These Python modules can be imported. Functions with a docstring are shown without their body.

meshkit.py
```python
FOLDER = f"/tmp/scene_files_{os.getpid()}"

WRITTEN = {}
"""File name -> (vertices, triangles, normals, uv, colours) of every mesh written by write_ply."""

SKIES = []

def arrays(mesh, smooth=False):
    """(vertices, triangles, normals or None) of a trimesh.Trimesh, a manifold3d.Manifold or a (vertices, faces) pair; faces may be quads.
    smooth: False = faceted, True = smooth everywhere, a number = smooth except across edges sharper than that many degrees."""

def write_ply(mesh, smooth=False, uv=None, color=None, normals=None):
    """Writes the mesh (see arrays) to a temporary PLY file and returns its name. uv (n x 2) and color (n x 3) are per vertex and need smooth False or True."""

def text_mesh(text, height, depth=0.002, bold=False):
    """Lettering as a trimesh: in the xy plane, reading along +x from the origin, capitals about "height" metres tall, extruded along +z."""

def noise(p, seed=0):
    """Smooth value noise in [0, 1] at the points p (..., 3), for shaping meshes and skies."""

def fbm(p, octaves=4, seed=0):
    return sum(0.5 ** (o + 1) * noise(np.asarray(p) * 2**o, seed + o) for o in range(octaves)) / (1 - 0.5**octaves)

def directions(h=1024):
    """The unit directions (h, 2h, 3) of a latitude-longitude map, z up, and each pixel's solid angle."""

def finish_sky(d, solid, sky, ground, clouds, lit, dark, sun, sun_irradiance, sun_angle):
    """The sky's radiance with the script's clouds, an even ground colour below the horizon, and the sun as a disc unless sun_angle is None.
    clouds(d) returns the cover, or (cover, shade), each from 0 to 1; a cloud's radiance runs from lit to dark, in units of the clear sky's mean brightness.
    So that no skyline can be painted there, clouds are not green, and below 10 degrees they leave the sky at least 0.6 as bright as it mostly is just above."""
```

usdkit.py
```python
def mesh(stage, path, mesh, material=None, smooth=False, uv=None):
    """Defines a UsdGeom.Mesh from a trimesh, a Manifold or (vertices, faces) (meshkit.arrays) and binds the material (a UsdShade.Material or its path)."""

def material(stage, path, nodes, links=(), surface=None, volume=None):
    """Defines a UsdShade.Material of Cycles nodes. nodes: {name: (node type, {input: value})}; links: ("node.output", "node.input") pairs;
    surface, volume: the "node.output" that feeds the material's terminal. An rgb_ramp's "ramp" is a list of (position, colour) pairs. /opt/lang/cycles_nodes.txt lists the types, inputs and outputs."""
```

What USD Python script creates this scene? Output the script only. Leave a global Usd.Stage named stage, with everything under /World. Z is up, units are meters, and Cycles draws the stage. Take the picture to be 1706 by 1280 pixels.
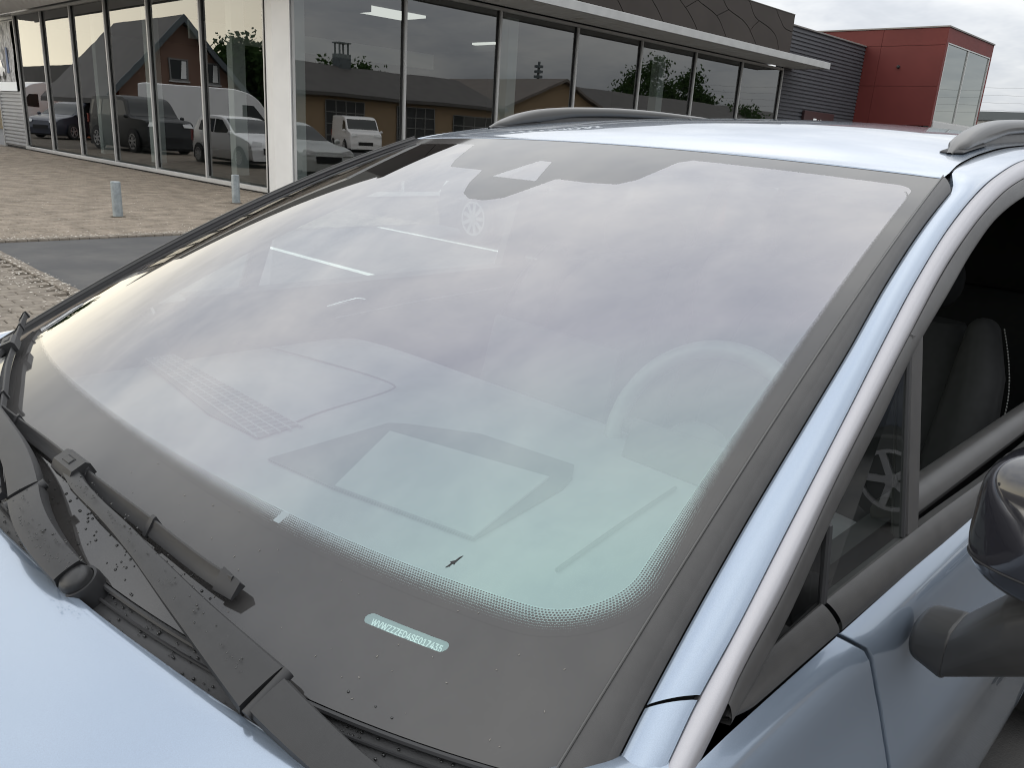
import math, random
import numpy as np
import trimesh, usdkit, meshkit
from pxr import Usd, UsdGeom, UsdLux, UsdShade, Gf, Sdf, Vt
from scipy.interpolate import PchipInterpolator
from shapely.geometry import Polygon, box as sbox, LineString, MultiPolygon
from shapely.ops import unary_union, split

stage = Usd.Stage.CreateInMemory()
UsdGeom.SetStageUpAxis(stage, UsdGeom.Tokens.z)
UsdGeom.SetStageMetersPerUnit(stage, 1.0)
UsdGeom.Xform.Define(stage, '/World')
UsdGeom.Scope.Define(stage, '/World/Looks')

# ------------------------------------------------------------------ camera
CAM = np.array([0.998, -0.231, 1.45])
PITCH, ROLL, HEAD = math.radians(17.2767), math.radians(3.6158), math.radians(43.806)
EXPOSURE = 0.0
cam = UsdGeom.Camera.Define(stage, '/World/camera')
cam.CreateHorizontalApertureAttr(36.0)
cam.CreateVerticalApertureAttr(36.0 * 769 / 1024)
cam.CreateFocalLengthAttr(36.0 * 1333.66 / 1706)
cam.CreateClippingRangeAttr(Gf.Vec2f(0.02, 3000))
cam.CreateExposureAttr(EXPOSURE)
_f = np.array([-math.sin(HEAD), math.cos(HEAD), 0.0]); _r0 = np.array([math.cos(HEAD), math.sin(HEAD), 0.0])
_fw = _f * math.cos(PITCH) - np.array([0, 0, 1.0]) * math.sin(PITCH)
_dn = -_f * math.sin(PITCH) - np.array([0, 0, 1.0]) * math.cos(PITCH)
_rt = math.cos(ROLL) * _r0 - math.sin(ROLL) * _dn
_dn = math.sin(ROLL) * _r0 + math.cos(ROLL) * _dn
cam.AddTransformOp().Set(Gf.Matrix4d(*_rt, 0, *(-_dn), 0, *(-_fw), 0, *CAM, 1))

# ------------------------------------------------------------------ sky and sun (overcast, low western sun behind cloud)
SUN_DIR = np.array([-0.42, -0.91, 0.0]); SUN_EL = math.radians(16)
SUN_DIR = SUN_DIR / np.linalg.norm(SUN_DIR) * math.cos(SUN_EL) + np.array([0, 0, math.sin(SUN_EL)])
SKY_STRENGTH = 0.1
def M(name, nodes, links=(), surface='p.BSDF', volume=None):
    return usdkit.material(stage, '/World/Looks/' + name, nodes, links, surface=surface, volume=volume)
sky_mat = M('overcast_sky', {
    'sky': ('sky_texture', {'sky_type': 'single_scattering', 'sun_disc': False, 'sun_elevation': SUN_EL, 'sun_rotation': math.atan2(SUN_DIR[0], SUN_DIR[1])}),
    'tc': ('texture_coordinate', {}),
    'sx': ('separate_xyz', {}),
    'zc': ('math', {'math_type': 'maximum', 'value2': 0.0}),
    'za': ('math', {'math_type': 'add', 'value2': 0.22}),
    'px': ('math', {'math_type': 'divide'}), 'py': ('math', {'math_type': 'divide'}),
    'cv': ('combine_xyz', {'z': 3.0}),
    'n1': ('noise_texture', {'scale': 1.15, 'detail': 6.0, 'roughness': 0.55, 'distortion': 0.4}),
    'n2': ('noise_texture', {'scale': 4.2, 'detail': 5.0, 'roughness': 0.6, 'distortion': 0.3}),
    'nm': ('mix', {'mix_type': 'mix', 'fac': 0.32}),
    'bw': ('rgb_to_bw', {}),
    'shade': ('map_range', {'range_type': 'linear', 'from_min': 0.32, 'from_max': 0.68, 'to_min': 0.72, 'to_max': 1.26, 'clamp': True}),
    'elev': ('map_range', {'range_type': 'linear', 'from_min': 0.0, 'from_max': 0.9, 'to_min': 7.5, 'to_max': 21.0, 'clamp': True}),
    'lum': ('math', {'math_type': 'multiply'}),
    'tint': ('rgb_ramp', {'ramp': [(0.0, (0.86, 0.94, 1.08)), (0.42, (0.93, 0.97, 1.04)), (0.6, (0.99, 1.0, 1.0)), (1.0, (1.03, 1.0, 0.96))]}),
    'cloud': ('mix', {'mix_type': 'multiply', 'fac': 1.0}),
    'en': ('normal', {'direction': (0.96, 0.28, 0.0)}),
    'ef': ('map_range', {'range_type': 'smoothstep', 'from_min': -0.15, 'from_max': 0.95, 'to_min': 1.0, 'to_max': 0.66, 'clamp': True}),
    'lum2': ('math', {'math_type': 'multiply'}),
    # western glow near the horizon
    'wn': ('normal', {'direction': (-0.95, -0.31, 0.0)}),
    'wdot': ('math', {'math_type': 'maximum', 'value2': 0.0}),
    'wpow': ('math', {'math_type': 'power', 'value2': 2.2}),
    'hz': ('map_range', {'range_type': 'smoothstep', 'from_min': 0.0, 'from_max': 0.42, 'to_min': 1.0, 'to_max': 0.0, 'clamp': True}),
    'wg': ('math', {'math_type': 'multiply'}),
    'glow': ('mix', {'mix_type': 'mix', 'color2': (29.0, 26.3, 20.0)}),
    'wg2': ('math', {'math_type': 'multiply', 'value2': 0.8}),
    'fin': ('mix', {'mix_type': 'mix', 'fac': 0.93}),
    'bg': ('background_shader', {'strength': SKY_STRENGTH}),
}, [('tc.generated', 'sx.vector'), ('sx.z', 'zc.value1'), ('zc.value', 'za.value1'), ('sx.x', 'px.value1'), ('za.value', 'px.value2'),
    ('sx.y', 'py.value1'), ('za.value', 'py.value2'), ('px.value', 'cv.x'), ('py.value', 'cv.y'), ('cv.vector', 'n1.vector'), ('cv.vector', 'n2.vector'),
    ('n1.fac', 'nm.color1'), ('n2.fac', 'nm.color2'), ('nm.color', 'bw.color'), ('bw.val', 'shade.value'), ('zc.value', 'elev.value'),
    ('shade.result', 'lum.value1'), ('elev.result', 'lum.value2'), ('bw.val', 'tint.fac'), ('tc.generated', 'en.normal'), ('en.dot', 'ef.value'), ('lum.value', 'lum2.value1'), ('ef.result', 'lum2.value2'), ('lum2.value', 'cloud.color1'), ('tint.color', 'cloud.color2'),
    ('tc.generated', 'wn.normal'), ('wn.dot', 'wdot.value1'), ('wdot.value', 'wpow.value1'), ('zc.value', 'hz.value'),
    ('wpow.value', 'wg.value1'), ('hz.result', 'wg.value2'), ('wg.value', 'wg2.value1'), ('wg2.value', 'glow.fac'), ('cloud.color', 'glow.color1'),
    ('sky.color', 'fin.color1'), ('glow.color', 'fin.color2'), ('fin.color', 'bg.color')], surface='bg.background')
dome = UsdLux.DomeLight.Define(stage, '/World/sky')
UsdShade.MaterialBindingAPI.Apply(dome.GetPrim()).Bind(sky_mat)
dome.GetPrim().SetCustomDataByKey('kind', 'structure')
dome.GetPrim().SetCustomDataByKey('label', 'pale grey overcast evening sky'); dome.GetPrim().SetCustomDataByKey('category', 'sky')
sun = UsdLux.DistantLight.Define(stage, '/World/sun')
sun.CreateIntensityAttr(0.14); sun.CreateAngleAttr(26.0); sun.CreateNormalizeAttr(True); sun.CreateColorAttr(Gf.Vec3f(1.0, 0.93, 0.82))
_z = SUN_DIR; _x = np.cross([0, 0, 1.0], _z); _x /= np.linalg.norm(_x); _y = np.cross(_z, _x)
sun.AddTransformOp().Set(Gf.Matrix4d(*_x, 0, *_y, 0, *_z, 0, 0, 0, 50, 1))

# ------------------------------------------------------------------ materials
def P(name, color, rough=0.5, metal=0.0, coat=0.0, var=0.0, scale=8.0, bump=0.0, bscale=60.0, island=0.0, spec=0.5, detail=5.0, coat_rough=0.02, color2=None, lo=0.35, hi=0.65):
    c = np.array(color, float)
    nodes = {'p': ('principled_bsdf', {'base_color': c, 'roughness': rough, 'metallic': metal, 'coat_weight': coat, 'coat_roughness': coat_rough, 'specular_ior_level': spec})}
    links = []
    if var or color2 is not None:
        a = c * (1 - var); b = np.minimum(c * (1 + var), 1) if color2 is None else np.array(color2, float)
        nodes |= {'g': ('geometry', {}), 'n': ('noise_texture', {'scale': scale, 'detail': detail, 'roughness': 0.6}), 'r': ('rgb_ramp', {'ramp': [(lo, a), (hi, b)]})}
        links += [('g.position', 'n.vector'), ('n.fac', 'r.fac')]
        out = 'r.color'
        if island:
            nodes |= {'ir': ('map_range', {'range_type': 'linear', 'from_min': 0.0, 'from_max': 1.0, 'to_min': 1 - island, 'to_max': 1 + island}), 'im': ('mix', {'mix_type': 'multiply', 'fac': 1.0})}
            links += [('g.random_per_island', 'ir.value'), ('r.color', 'im.color1'), ('ir.result', 'im.color2')]
            out = 'im.color'
        links.append((out, 'p.base_color'))
    if bump:
        if 'g' not in nodes: nodes['g'] = ('geometry', {})
        nodes |= {'bn': ('noise_texture', {'scale': bscale, 'detail': 4.0}), 'b': ('bump', {'strength': bump, 'distance': 0.004})}
        links += [('g.position', 'bn.vector'), ('bn.fac', 'b.height'), ('b.normal', 'p.normal')]
    return M(name, nodes, links)

MAT = {}
MAT['paint'] = P('pale_blue_metallic_paint', (0.215, 0.260, 0.322), 0.2, 0.72, 1.0, var=0.07, scale=1400, coat_rough=0.015)
MAT['satin'] = P('satin_silver_trim', (0.33, 0.325, 0.34), 0.42, 0.8, 0.0, var=0.05, scale=1500)
MAT['black_trim'] = P('black_textured_trim', (0.030, 0.029, 0.0285), 0.42, 0, 0.0, var=0.12, scale=40, bump=0.12, bscale=1800)
MAT['cowl'] = P('cowl_plastic', (0.022, 0.022, 0.023), 0.45, 0, 0.0, var=0.15, scale=30, bump=0.15, bscale=1500)
MAT['wiper'] = P('wiper_coating', (0.009, 0.009, 0.0095), 0.5, 0, 0, var=0.15, scale=60, bump=0.08, bscale=2200)
MAT['rubber'] = P('rubber', (0.012, 0.012, 0.013), 0.55, var=0.1, scale=50)
MAT['gloss_black'] = P('gloss_black', (0.008, 0.008, 0.010), 0.12, 0, 1.0)
MAT['mirror_plastic'] = P('mirror_plastic', (0.026, 0.0255, 0.025), 0.40, var=0.1, scale=40, bump=0.12, bscale=1800)
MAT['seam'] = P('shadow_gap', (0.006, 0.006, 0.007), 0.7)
MAT['rail'] = P('roof_rail_coating', (0.11, 0.108, 0.105), 0.30, 0.8, 0, var=0.04, scale=700)
MAT['interior'] = P('interior_dark', (0.012, 0.012, 0.013), 0.75, var=0.2, scale=25)
MAT['dash'] = P('dash_plastic', (0.125, 0.125, 0.13), 0.62, var=0.12, scale=14, bump=0.15, bscale=1200)
MAT['dash_plate'] = P('dash_plate', (0.135, 0.14, 0.14), 0.5, var=0.05, scale=20)
MAT['recess'] = P('dash_recess', (0.008, 0.008, 0.009), 0.6)
MAT['wheel_rim_leather'] = P('steering_leather', (0.085, 0.09, 0.085), 0.45, var=0.1, scale=60)
MAT['seat'] = P('seat_cloth', (0.009, 0.0095, 0.0105), 0.8, var=0.2, scale=60)
MAT['headliner'] = P('headliner', (0.10, 0.10, 0.105), 0.9)
MAT['stitch'] = P('stitch', (0.16, 0.16, 0.16), 0.8)
MAT['chrome'] = P('chrome', (0.8, 0.8, 0.8), 0.12, 1.0)
MAT['vin_plate'] = P('vin_plate', (0.02, 0.03, 0.03), 0.5)
MAT['white_print'] = P('white_print', (0.85, 0.87, 0.86), 0.5)
MAT['frit'] = P('black_enamel', (0.026, 0.025, 0.0245), 0.05, var=0.10, scale=14, spec=0.55)
MAT['drop'] = M('water_drop', {'a': ('glossy_bsdf', {'color': (0.5, 0.5, 0.5), 'roughness': 0.02}), 'd': ('diffuse_bsdf', {'color': (0.008, 0.008, 0.008)}), 'm': ('mix_closure', {'fac': 0.12})}, [('d.BSDF', 'm.closure1'), ('a.BSDF', 'm.closure2')], surface='m.closure')

def pane(name, f0, tint, gloss=(1, 1, 1), rough=0.0, wavy=0.0, wscale=0.6):
    n = {'t': ('transparent_bsdf', {'color': tint}), 'g': ('glossy_bsdf', {'color': gloss, 'roughness': rough}), 'lw': ('layer_weight', {'blend': 0.5}),
         'pw': ('math', {'math_type': 'power', 'value2': 5.0}), 'f': ('math', {'math_type': 'multiply_add', 'value2': 1 - f0, 'value3': f0}), 'm': ('mix_closure', {})}
    l = [('lw.facing', 'pw.value1'), ('pw.value', 'f.value1'), ('f.value', 'm.fac'), ('t.BSDF', 'm.closure1'), ('g.BSDF', 'm.closure2')]
    if wavy:
        n |= {'gg': ('geometry', {}), 'nn': ('noise_texture', {'scale': wscale, 'detail': 1.0}), 'b': ('bump', {'strength': wavy, 'distance': 0.05})}
        l += [('gg.position', 'nn.vector'), ('nn.fac', 'b.height'), ('b.normal', 'g.normal')]
    return M(name, n, l, surface='m.closure')
MAT['door_glass'] = pane('door_glass', .13, (0.72, 0.77, 0.75))
MAT['dark_glass'] = pane('privacy_glass', .05, (0.12, 0.13, 0.13))
MAT['shop_glass'] = pane('shop_glass', .20, (0.50, 0.54, 0.53), wavy=0.03, wscale=0.7)
# infrared-reflective interlayer of the windscreen: thin-film colour shifts with the angle, green-teal head on, violet-grey obliquely
MAT['mirror_pane'] = pane('reflective_glazing', .38, (0.3, 0.34, 0.32), (.93, .97, .94), wavy=0.01)
MAT['coat'] = M('windscreen_interlayer', {
    't': ('transparent_bsdf', {'color': (0.70, 0.80, 0.77)}),
    'lw': ('layer_weight', {'blend': 0.5}),
    'r': ('rgb_ramp', {'ramp': [(0.0, (0.66, 0.90, 0.87)), (0.13, (0.66, 0.88, 0.86)), (0.27, (0.76, 0.86, 0.89)), (0.42, (0.86, 0.85, 0.92)), (0.60, (0.94, 0.92, 0.94)), (1.0, (1, 1, 1))]}),
    'g': ('glossy_bsdf', {'roughness': 0.0}),
    'pw': ('math', {'math_type': 'power', 'value2': 3.2}), 'w': ('math', {'math_type': 'multiply_add', 'value2': 0.66, 'value3': 0.225}),
    'm': ('mix_closure', {})},
    [('lw.facing', 'r.fac'), ('r.color', 'g.color'), ('lw.facing', 'pw.value1'), ('pw.value', 'w.value1'), ('w.value', 'm.fac'), ('t.BSDF', 'm.closure1'), ('g.BSDF', 'm.closure2')], surface='m.closure')
# printed dot screen that fades the enamel border out (uv.y counts dots away from the clear glass)
MAT['dots'] = M('enamel_dot_screen', {
    'tc': ('texture_coordinate', {}), 's': ('separate_xyz', {}),
    'row': ('math', {'math_type': 'floor'}), 'odd': ('math', {'math_type': 'modulo', 'value2': 2.0}), 'sh': ('math', {'math_type': 'multiply_add', 'value2': 0.5}),
    'fu': ('math', {'math_type': 'fraction'}), 'fv': ('math', {'math_type': 'fraction'}),
    'cu': ('math', {'math_type': 'subtract', 'value2': 0.5}), 'cv': ('math', {'math_type': 'subtract', 'value2': 0.5}),
    'uu': ('math', {'math_type': 'multiply'}), 'vv': ('math', {'math_type': 'multiply'}), 'rr': ('math', {'math_type': 'add'}), 'rad': ('math', {'math_type': 'sqrt'}),
    'R': ('map_range', {'range_type': 'linear', 'from_min': 0.0, 'from_max': 10.2, 'to_min': 0.25, 'to_max': 0.74, 'clamp': True}),
    'lt': ('math', {'math_type': 'less_than'}),
    't': ('transparent_bsdf', {'color': (0.70, 0.80, 0.77)}), 'gr': ('rgb_ramp', {'ramp': [(0.0, (0.66, 0.90, 0.87)), (0.13, (0.66, 0.88, 0.86)), (0.27, (0.76, 0.86, 0.89)), (0.42, (0.86, 0.85, 0.92)), (0.60, (0.94, 0.92, 0.94)), (1.0, (1, 1, 1))]}), 'g': ('glossy_bsdf', {'roughness': 0.0}), 'lw': ('layer_weight', {'blend': 0.5}), 'pw': ('math', {'math_type': 'power', 'value2': 3.2}), 'w': ('math', {'math_type': 'multiply_add', 'value2': 0.66, 'value3': 0.225}), 'gm': ('mix_closure', {}), 'p': ('principled_bsdf', {'base_color': (0.026, 0.025, 0.0245), 'roughness': 0.05, 'specular_ior_level': 0.55}), 'm': ('mix_closure', {})},
    [('lw.facing', 'gr.fac'), ('gr.color', 'g.color'), ('tc.UV', 's.vector'), ('s.y', 'row.value1'), ('row.value', 'odd.value1'), ('odd.value', 'sh.value1'), ('s.x', 'sh.value3'), ('sh.value', 'fu.value1'), ('s.y', 'fv.value1'),
     ('fu.value', 'cu.value1'), ('fv.value', 'cv.value1'), ('cu.value', 'uu.value1'), ('cu.value', 'uu.value2'), ('cv.value', 'vv.value1'), ('cv.value', 'vv.value2'),
     ('uu.value', 'rr.value1'), ('vv.value', 'rr.value2'), ('rr.value', 'rad.value1'), ('s.y', 'R.value'), ('rad.value', 'lt.value1'), ('R.result', 'lt.value2'),
     ('lt.value', 'm.fac'), ('lw.facing', 'pw.value1'), ('pw.value', 'w.value1'), ('w.value', 'gm.fac'), ('t.BSDF', 'gm.closure1'), ('g.BSDF', 'gm.closure2'), ('gm.closure', 'm.closure1'), ('p.BSDF', 'm.closure2')], surface='m.closure')
# building
MAT['alu'] = P('aluminium_frame', (0.46, 0.455, 0.44), 0.42, 0.35, var=0.05, scale=3)
MAT['gasket'] = P('gasket', (0.015, 0.015, 0.015), 0.6)
MAT['white_steel'] = P('white_column_paint', (0.62, 0.62, 0.61), 0.45, var=0.03, scale=2)
MAT['fascia'] = P('canopy_fascia', (0.37, 0.37, 0.36), 0.5, 0.1, var=0.06, scale=3)
MAT['soffit'] = P('soffit_metal', (0.60, 0.59, 0.57), 0.55, var=0.0, color2=(0.30, 0.26, 0.18), scale=0.9, lo=0.64, hi=0.76, detail=8)
MAT['parapet'] = P('bronze_panel', (0.034, 0.028, 0.024), 0.55, 0.0, var=0.10, scale=0.8, spec=.2)
MAT['corr'] = P('dark_corrugated', (0.058, 0.060, 0.067), 0.5, 0.15, var=0.06, scale=2)
MAT['corr_light'] = P('light_corrugated', (0.40, 0.40, 0.40), 0.45, 0.3, var=0.05, scale=2)
MAT['red'] = P('oxblood_panel', (0.112, 0.0235, 0.0205), 0.55, 0.0, var=0.10, scale=0.6, spec=.2)
MAT['capping'] = P('roof_capping', (0.16, 0.15, 0.14), 0.5, 0.2)
MAT['pale_wall'] = P('pale_wall', (0.42, 0.42, 0.41), 0.7, var=0.05, scale=1.5)
MAT['inner_dark'] = P('showroom_interior', (0.05, 0.05, 0.05), 0.8, var=0.1, scale=1)
MAT['inner_floor'] = P('showroom_floor', (0.09, 0.09, 0.085), 0.35)
MAT['inner_white'] = P('showroom_white', (0.75, 0.76, 0.74), 0.6)
MAT['inner_ceiling'] = P('showroom_ceiling', (0.10, 0.10, 0.10), 0.8)
MAT['lamp'] = M('ceiling_panel_light', {'e': ('emission', {'color': (1.0, 0.98, 0.92), 'strength': 1.3})}, surface='e.emission')
# ground
MAT['asphalt'] = P('asphalt', (0.042, 0.042, 0.043), 0.78, var=0.0, color2=(0.075, 0.072, 0.068), scale=1.6, lo=0.42, hi=0.72, detail=9, bump=0.5, bscale=160)
MAT['paver'] = P('concrete_paver', (0.175, 0.140, 0.101), 0.85, var=0.0, color2=(0.41, 0.338, 0.26), scale=3.2, lo=0.30, hi=0.70, island=0.38, bump=0.35, bscale=140, detail=8)
MAT['paver_grey'] = P('concrete_paver_weathered', (0.16, 0.132, 0.102), 0.85, color2=(0.33, 0.285, 0.23), scale=9, lo=0.3, hi=0.7, island=0.34, bump=0.35, bscale=140, detail=8)
MAT['joint'] = P('sand_joint', (0.075, 0.062, 0.045), 0.95, var=0.3, scale=6)
MAT['petal'] = P('pale_debris', (0.50, 0.465, 0.41), 0.8, var=0.2, scale=40)
MAT['road_paint'] = P('road_marking', (0.72, 0.72, 0.68), 0.7, var=0.1, scale=6)
MAT['galv'] = P('galvanised_steel', (0.20, 0.225, 0.235), 0.5, 0.4, color2=(0.29, 0.32, 0.33), scale=14, lo=0.35, hi=0.65)
MAT['wood'] = P('fence_wood', (0.19, 0.15, 0.09), 0.8, var=0.2, scale=3)
# surroundings
MAT['brick_red'] = M('red_brick_wall', {'g': ('geometry', {}), 'mp': ('mapping', {'rotation': (math.pi / 2, 0, math.pi / 2)}), 'b': ('brick_texture', {'scale': 4.0, 'color1': (0.58, 0.15, 0.045), 'color2': (0.47, 0.12, 0.038), 'mortar': (0.17, 0.10, 0.07), 'mortar_size': 0.02}), 'p': ('principled_bsdf', {'roughness': 0.85})}, [('g.position', 'mp.vector'), ('mp.vector', 'b.vector'), ('b.color', 'p.base_color')])
MAT['brick_yellow'] = M('yellow_brick_wall', {'g': ('geometry', {}), 'mp': ('mapping', {'rotation': (math.pi / 2, 0, math.pi / 2)}), 'b': ('brick_texture', {'scale': 4.0, 'color1': (0.33, 0.20, 0.085), 'color2': (0.27, 0.16, 0.07), 'mortar': (0.24, 0.17, 0.10), 'mortar_size': 0.02}), 'p': ('principled_bsdf', {'roughness': 0.85})}, [('g.position', 'mp.vector'), ('mp.vector', 'b.vector'), ('b.color', 'p.base_color')])
MAT['roof_tile'] = P('dark_roof', (0.062, 0.058, 0.054), 0.75, var=0.15, scale=1.2)
MAT['roof_felt'] = P('brown_roof_sheet', (0.115, 0.10, 0.088), 0.8, var=0.12, scale=0.8)
MAT['barge'] = P('dark_bargeboard', (0.06, 0.075, 0.082), 0.5)
MAT['white_frame'] = P('white_frame', (0.68, 0.68, 0.66), 0.5)
MAT['bark'] = P('bark', (0.09, 0.07, 0.05), 0.9, var=0.2, scale=6)
MAT['leaf'] = M('leaf', {'o': ('geometry', {}), 'r': ('rgb_ramp', {'ramp': [(0, (0.030, 0.055, 0.018)), (0.6, (0.055, 0.09, 0.028)), (1, (0.085, 0.12, 0.04))]}), 'd': ('diffuse_bsdf', {}), 't': ('translucent_bsdf', {}), 'm': ('mix_closure', {'fac': 0.3})},
    [('o.random_per_island', 'r.fac'), ('r.color', 'd.color'), ('r.color', 't.color'), ('d.BSDF', 'm.closure1'), ('t.BSDF', 'm.closure2')], surface='m.closure')
MAT['tyre'] = P('tyre', (0.02, 0.02, 0.02), 0.8)
MAT['alloy'] = P('alloy', (0.55, 0.56, 0.57), 0.3, 0.8)
MAT['lamp_glass'] = P('headlamp', (0.72, 0.73, 0.72), 0.15, 0.3, 1.0)
MAT['alloy_dark'] = P('dark_alloy', (.24, .24, .25), .35, .6)
MAT['tail_red'] = P('tail_lamp', (0.18, 0.015, 0.012), 0.25, 0, 1.0)
def carpaint(n, c, metal=0.4): return P(n, c, 0.35, metal, 0.6, coat_rough=0.05)
MAT['p_silver'] = carpaint('silver_car_paint', (0.66, 0.67, 0.67), 0.25)
MAT['p_black'] = P('black_car_paint', (0.010, 0.012, 0.013), 0.55, 0.0, 0.12, coat_rough=.1)
MAT['p_navy'] = carpaint('dark_blue_car_paint', (0.02, 0.024, 0.036), 0.2)
MAT['p_white'] = carpaint('white_van_paint', (0.74, 0.74, 0.73), 0.0)
MAT['p_grey'] = carpaint('light_grey_car_paint', (0.5, 0.52, 0.5), 0.3)

# ------------------------------------------------------------------ stage helpers
_used = {}
def numbered(path):
    n = _used.get(path, -1) + 1; _used[path] = n
    return path if n == 0 else f'{path}_{n:03d}'
def tag(p, label=None, cat=None, group=None, kind=None):
    p = p.GetPrim() if hasattr(p, 'GetPrim') else p
    for k, v in (('label', label), ('category', cat), ('group', group), ('kind', kind)):
        if v: p.SetCustomDataByKey(k, v)
    return p
def thing(name, label, cat, loc=(0, 0, 0), rot=0.0, group=None):
    x = UsdGeom.Xform.Define(stage, numbered('/World/' + name))
    x.AddTranslateOp().Set(Gf.Vec3d(*map(float, loc)))
    if rot: x.AddRotateZOp().Set(float(rot))
    return tag(x, label, cat, group)
def obj(name, mesh, mat, parent=None, smooth=False, uv=None, label=None):
    base = parent.GetPath().pathString if parent is not None else '/World'
    m = usdkit.mesh(stage, numbered(base + '/' + name), mesh, MAT[mat] if isinstance(mat, str) else mat, smooth=smooth, uv=uv)
    m.CreateDoubleSidedAttr(True)
    if label: tag(m, label)
    return m.GetPrim()

# ------------------------------------------------------------------ mesh helpers
def cat(ms): return trimesh.util.concatenate([m for m in ms if m is not None])
def bx(x0, x1, y0, y1, z0, z1):
    m = trimesh.creation.box([abs(x1 - x0), abs(y1 - y0), abs(z1 - z0)]); m.apply_translation([(x0 + x1) / 2, (y0 + y1) / 2, (z0 + z1) / 2]); return m
def bevel_box(x0, x1, y0, y1, z0, z1, b=0.004):
    import itertools
    c = []
    for sx, sy, sz in itertools.product((0, 1), repeat=3):
        p = [(x0, x1)[sx], (y0, y1)[sy], (z0, z1)[sz]]
        d = [(b, -b)[sx], (b, -b)[sy], (b, -b)[sz]]
        for k in range(3):
            v = [p[j] + (d[j] if j != k else 0) for j in range(3)]; c.append(v)
    return trimesh.convex.convex_hull(np.array(c))
def grid(Pts, flip=False):
    a = np.asarray(Pts, float); n, m = a.shape[:2]
    i = np.arange(n * m).reshape(n, m)
    q = np.stack([i[:-1, :-1], i[1:, :-1], i[1:, 1:], i[:-1, 1:]], -1).reshape(-1, 4)
    f = np.vstack([q[:, [0, 1, 2]], q[:, [0, 2, 3]]])
    if flip: f = f[:, ::-1]
    return trimesh.Trimesh(a.reshape(-1, 3), f, process=False)
def mirror(m):
    v = np.array(m.vertices); v[:, 0] *= -1
    return trimesh.Trimesh(v, np.array(m.faces)[:, ::-1], process=False)
def tube(path, r, n=10, squash=None, caps=True):
    p = np.asarray(path, float); r = np.broadcast_to(np.asarray(r, float), (len(p),))
    t = np.gradient(p, axis=0); t /= np.linalg.norm(t, axis=1, keepdims=True)
    up = np.array([0, 0, 1.0]) if abs(t[:, 2]).mean() < 0.9 else np.array([1.0, 0, 0])
    s = np.cross(t, up); s /= np.linalg.norm(s, axis=1, keepdims=True); w = np.cross(s, t)
    a = np.linspace(0, 2 * np.pi, n, endpoint=False)
    sq = squash or 1.0
    ring = p[:, None] + r[:, None, None] * (np.cos(a)[None, :, None] * s[:, None] + sq * np.sin(a)[None, :, None] * w[:, None])
    ring = np.concatenate([ring, ring[:, :1]], 1)
    m = grid(ring)
    if caps:
        ms = [m]
        for k in (0, -1):
            ms.append(trimesh.Trimesh(np.vstack([ring[k, :-1], p[k]]), [[j, (j + 1) % n, n] for j in range(n)], process=False))
        m = cat(ms)
    return m
def hull(pts): return trimesh.convex.convex_hull(np.asarray(pts, float))
def balls(spec, sub=2):
    v = []
    s = trimesh.creation.icosphere(sub).vertices
    for x, y, z, rx, ry, rz in spec: v.append(s * [rx, ry, rz] + [x, y, z])
    return hull(np.vstack(v))
def prism(poly, depth):
    return trimesh.creation.extrude_polygon(poly, depth, engine='earcut')
def place(m, origin, ax, ay, az):
    T = np.eye(4); T[:3, 0] = ax; T[:3, 1] = ay; T[:3, 2] = az; T[:3, 3] = origin
    m = m.copy(); m.apply_transform(T); return m
def resample(c, n):
    c = np.asarray(c, float); s = np.r_[0, np.cumsum(np.linalg.norm(np.diff(c, axis=0), axis=1))]
    return PchipInterpolator(s, c)(np.linspace(0, s[-1], n))
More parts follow.
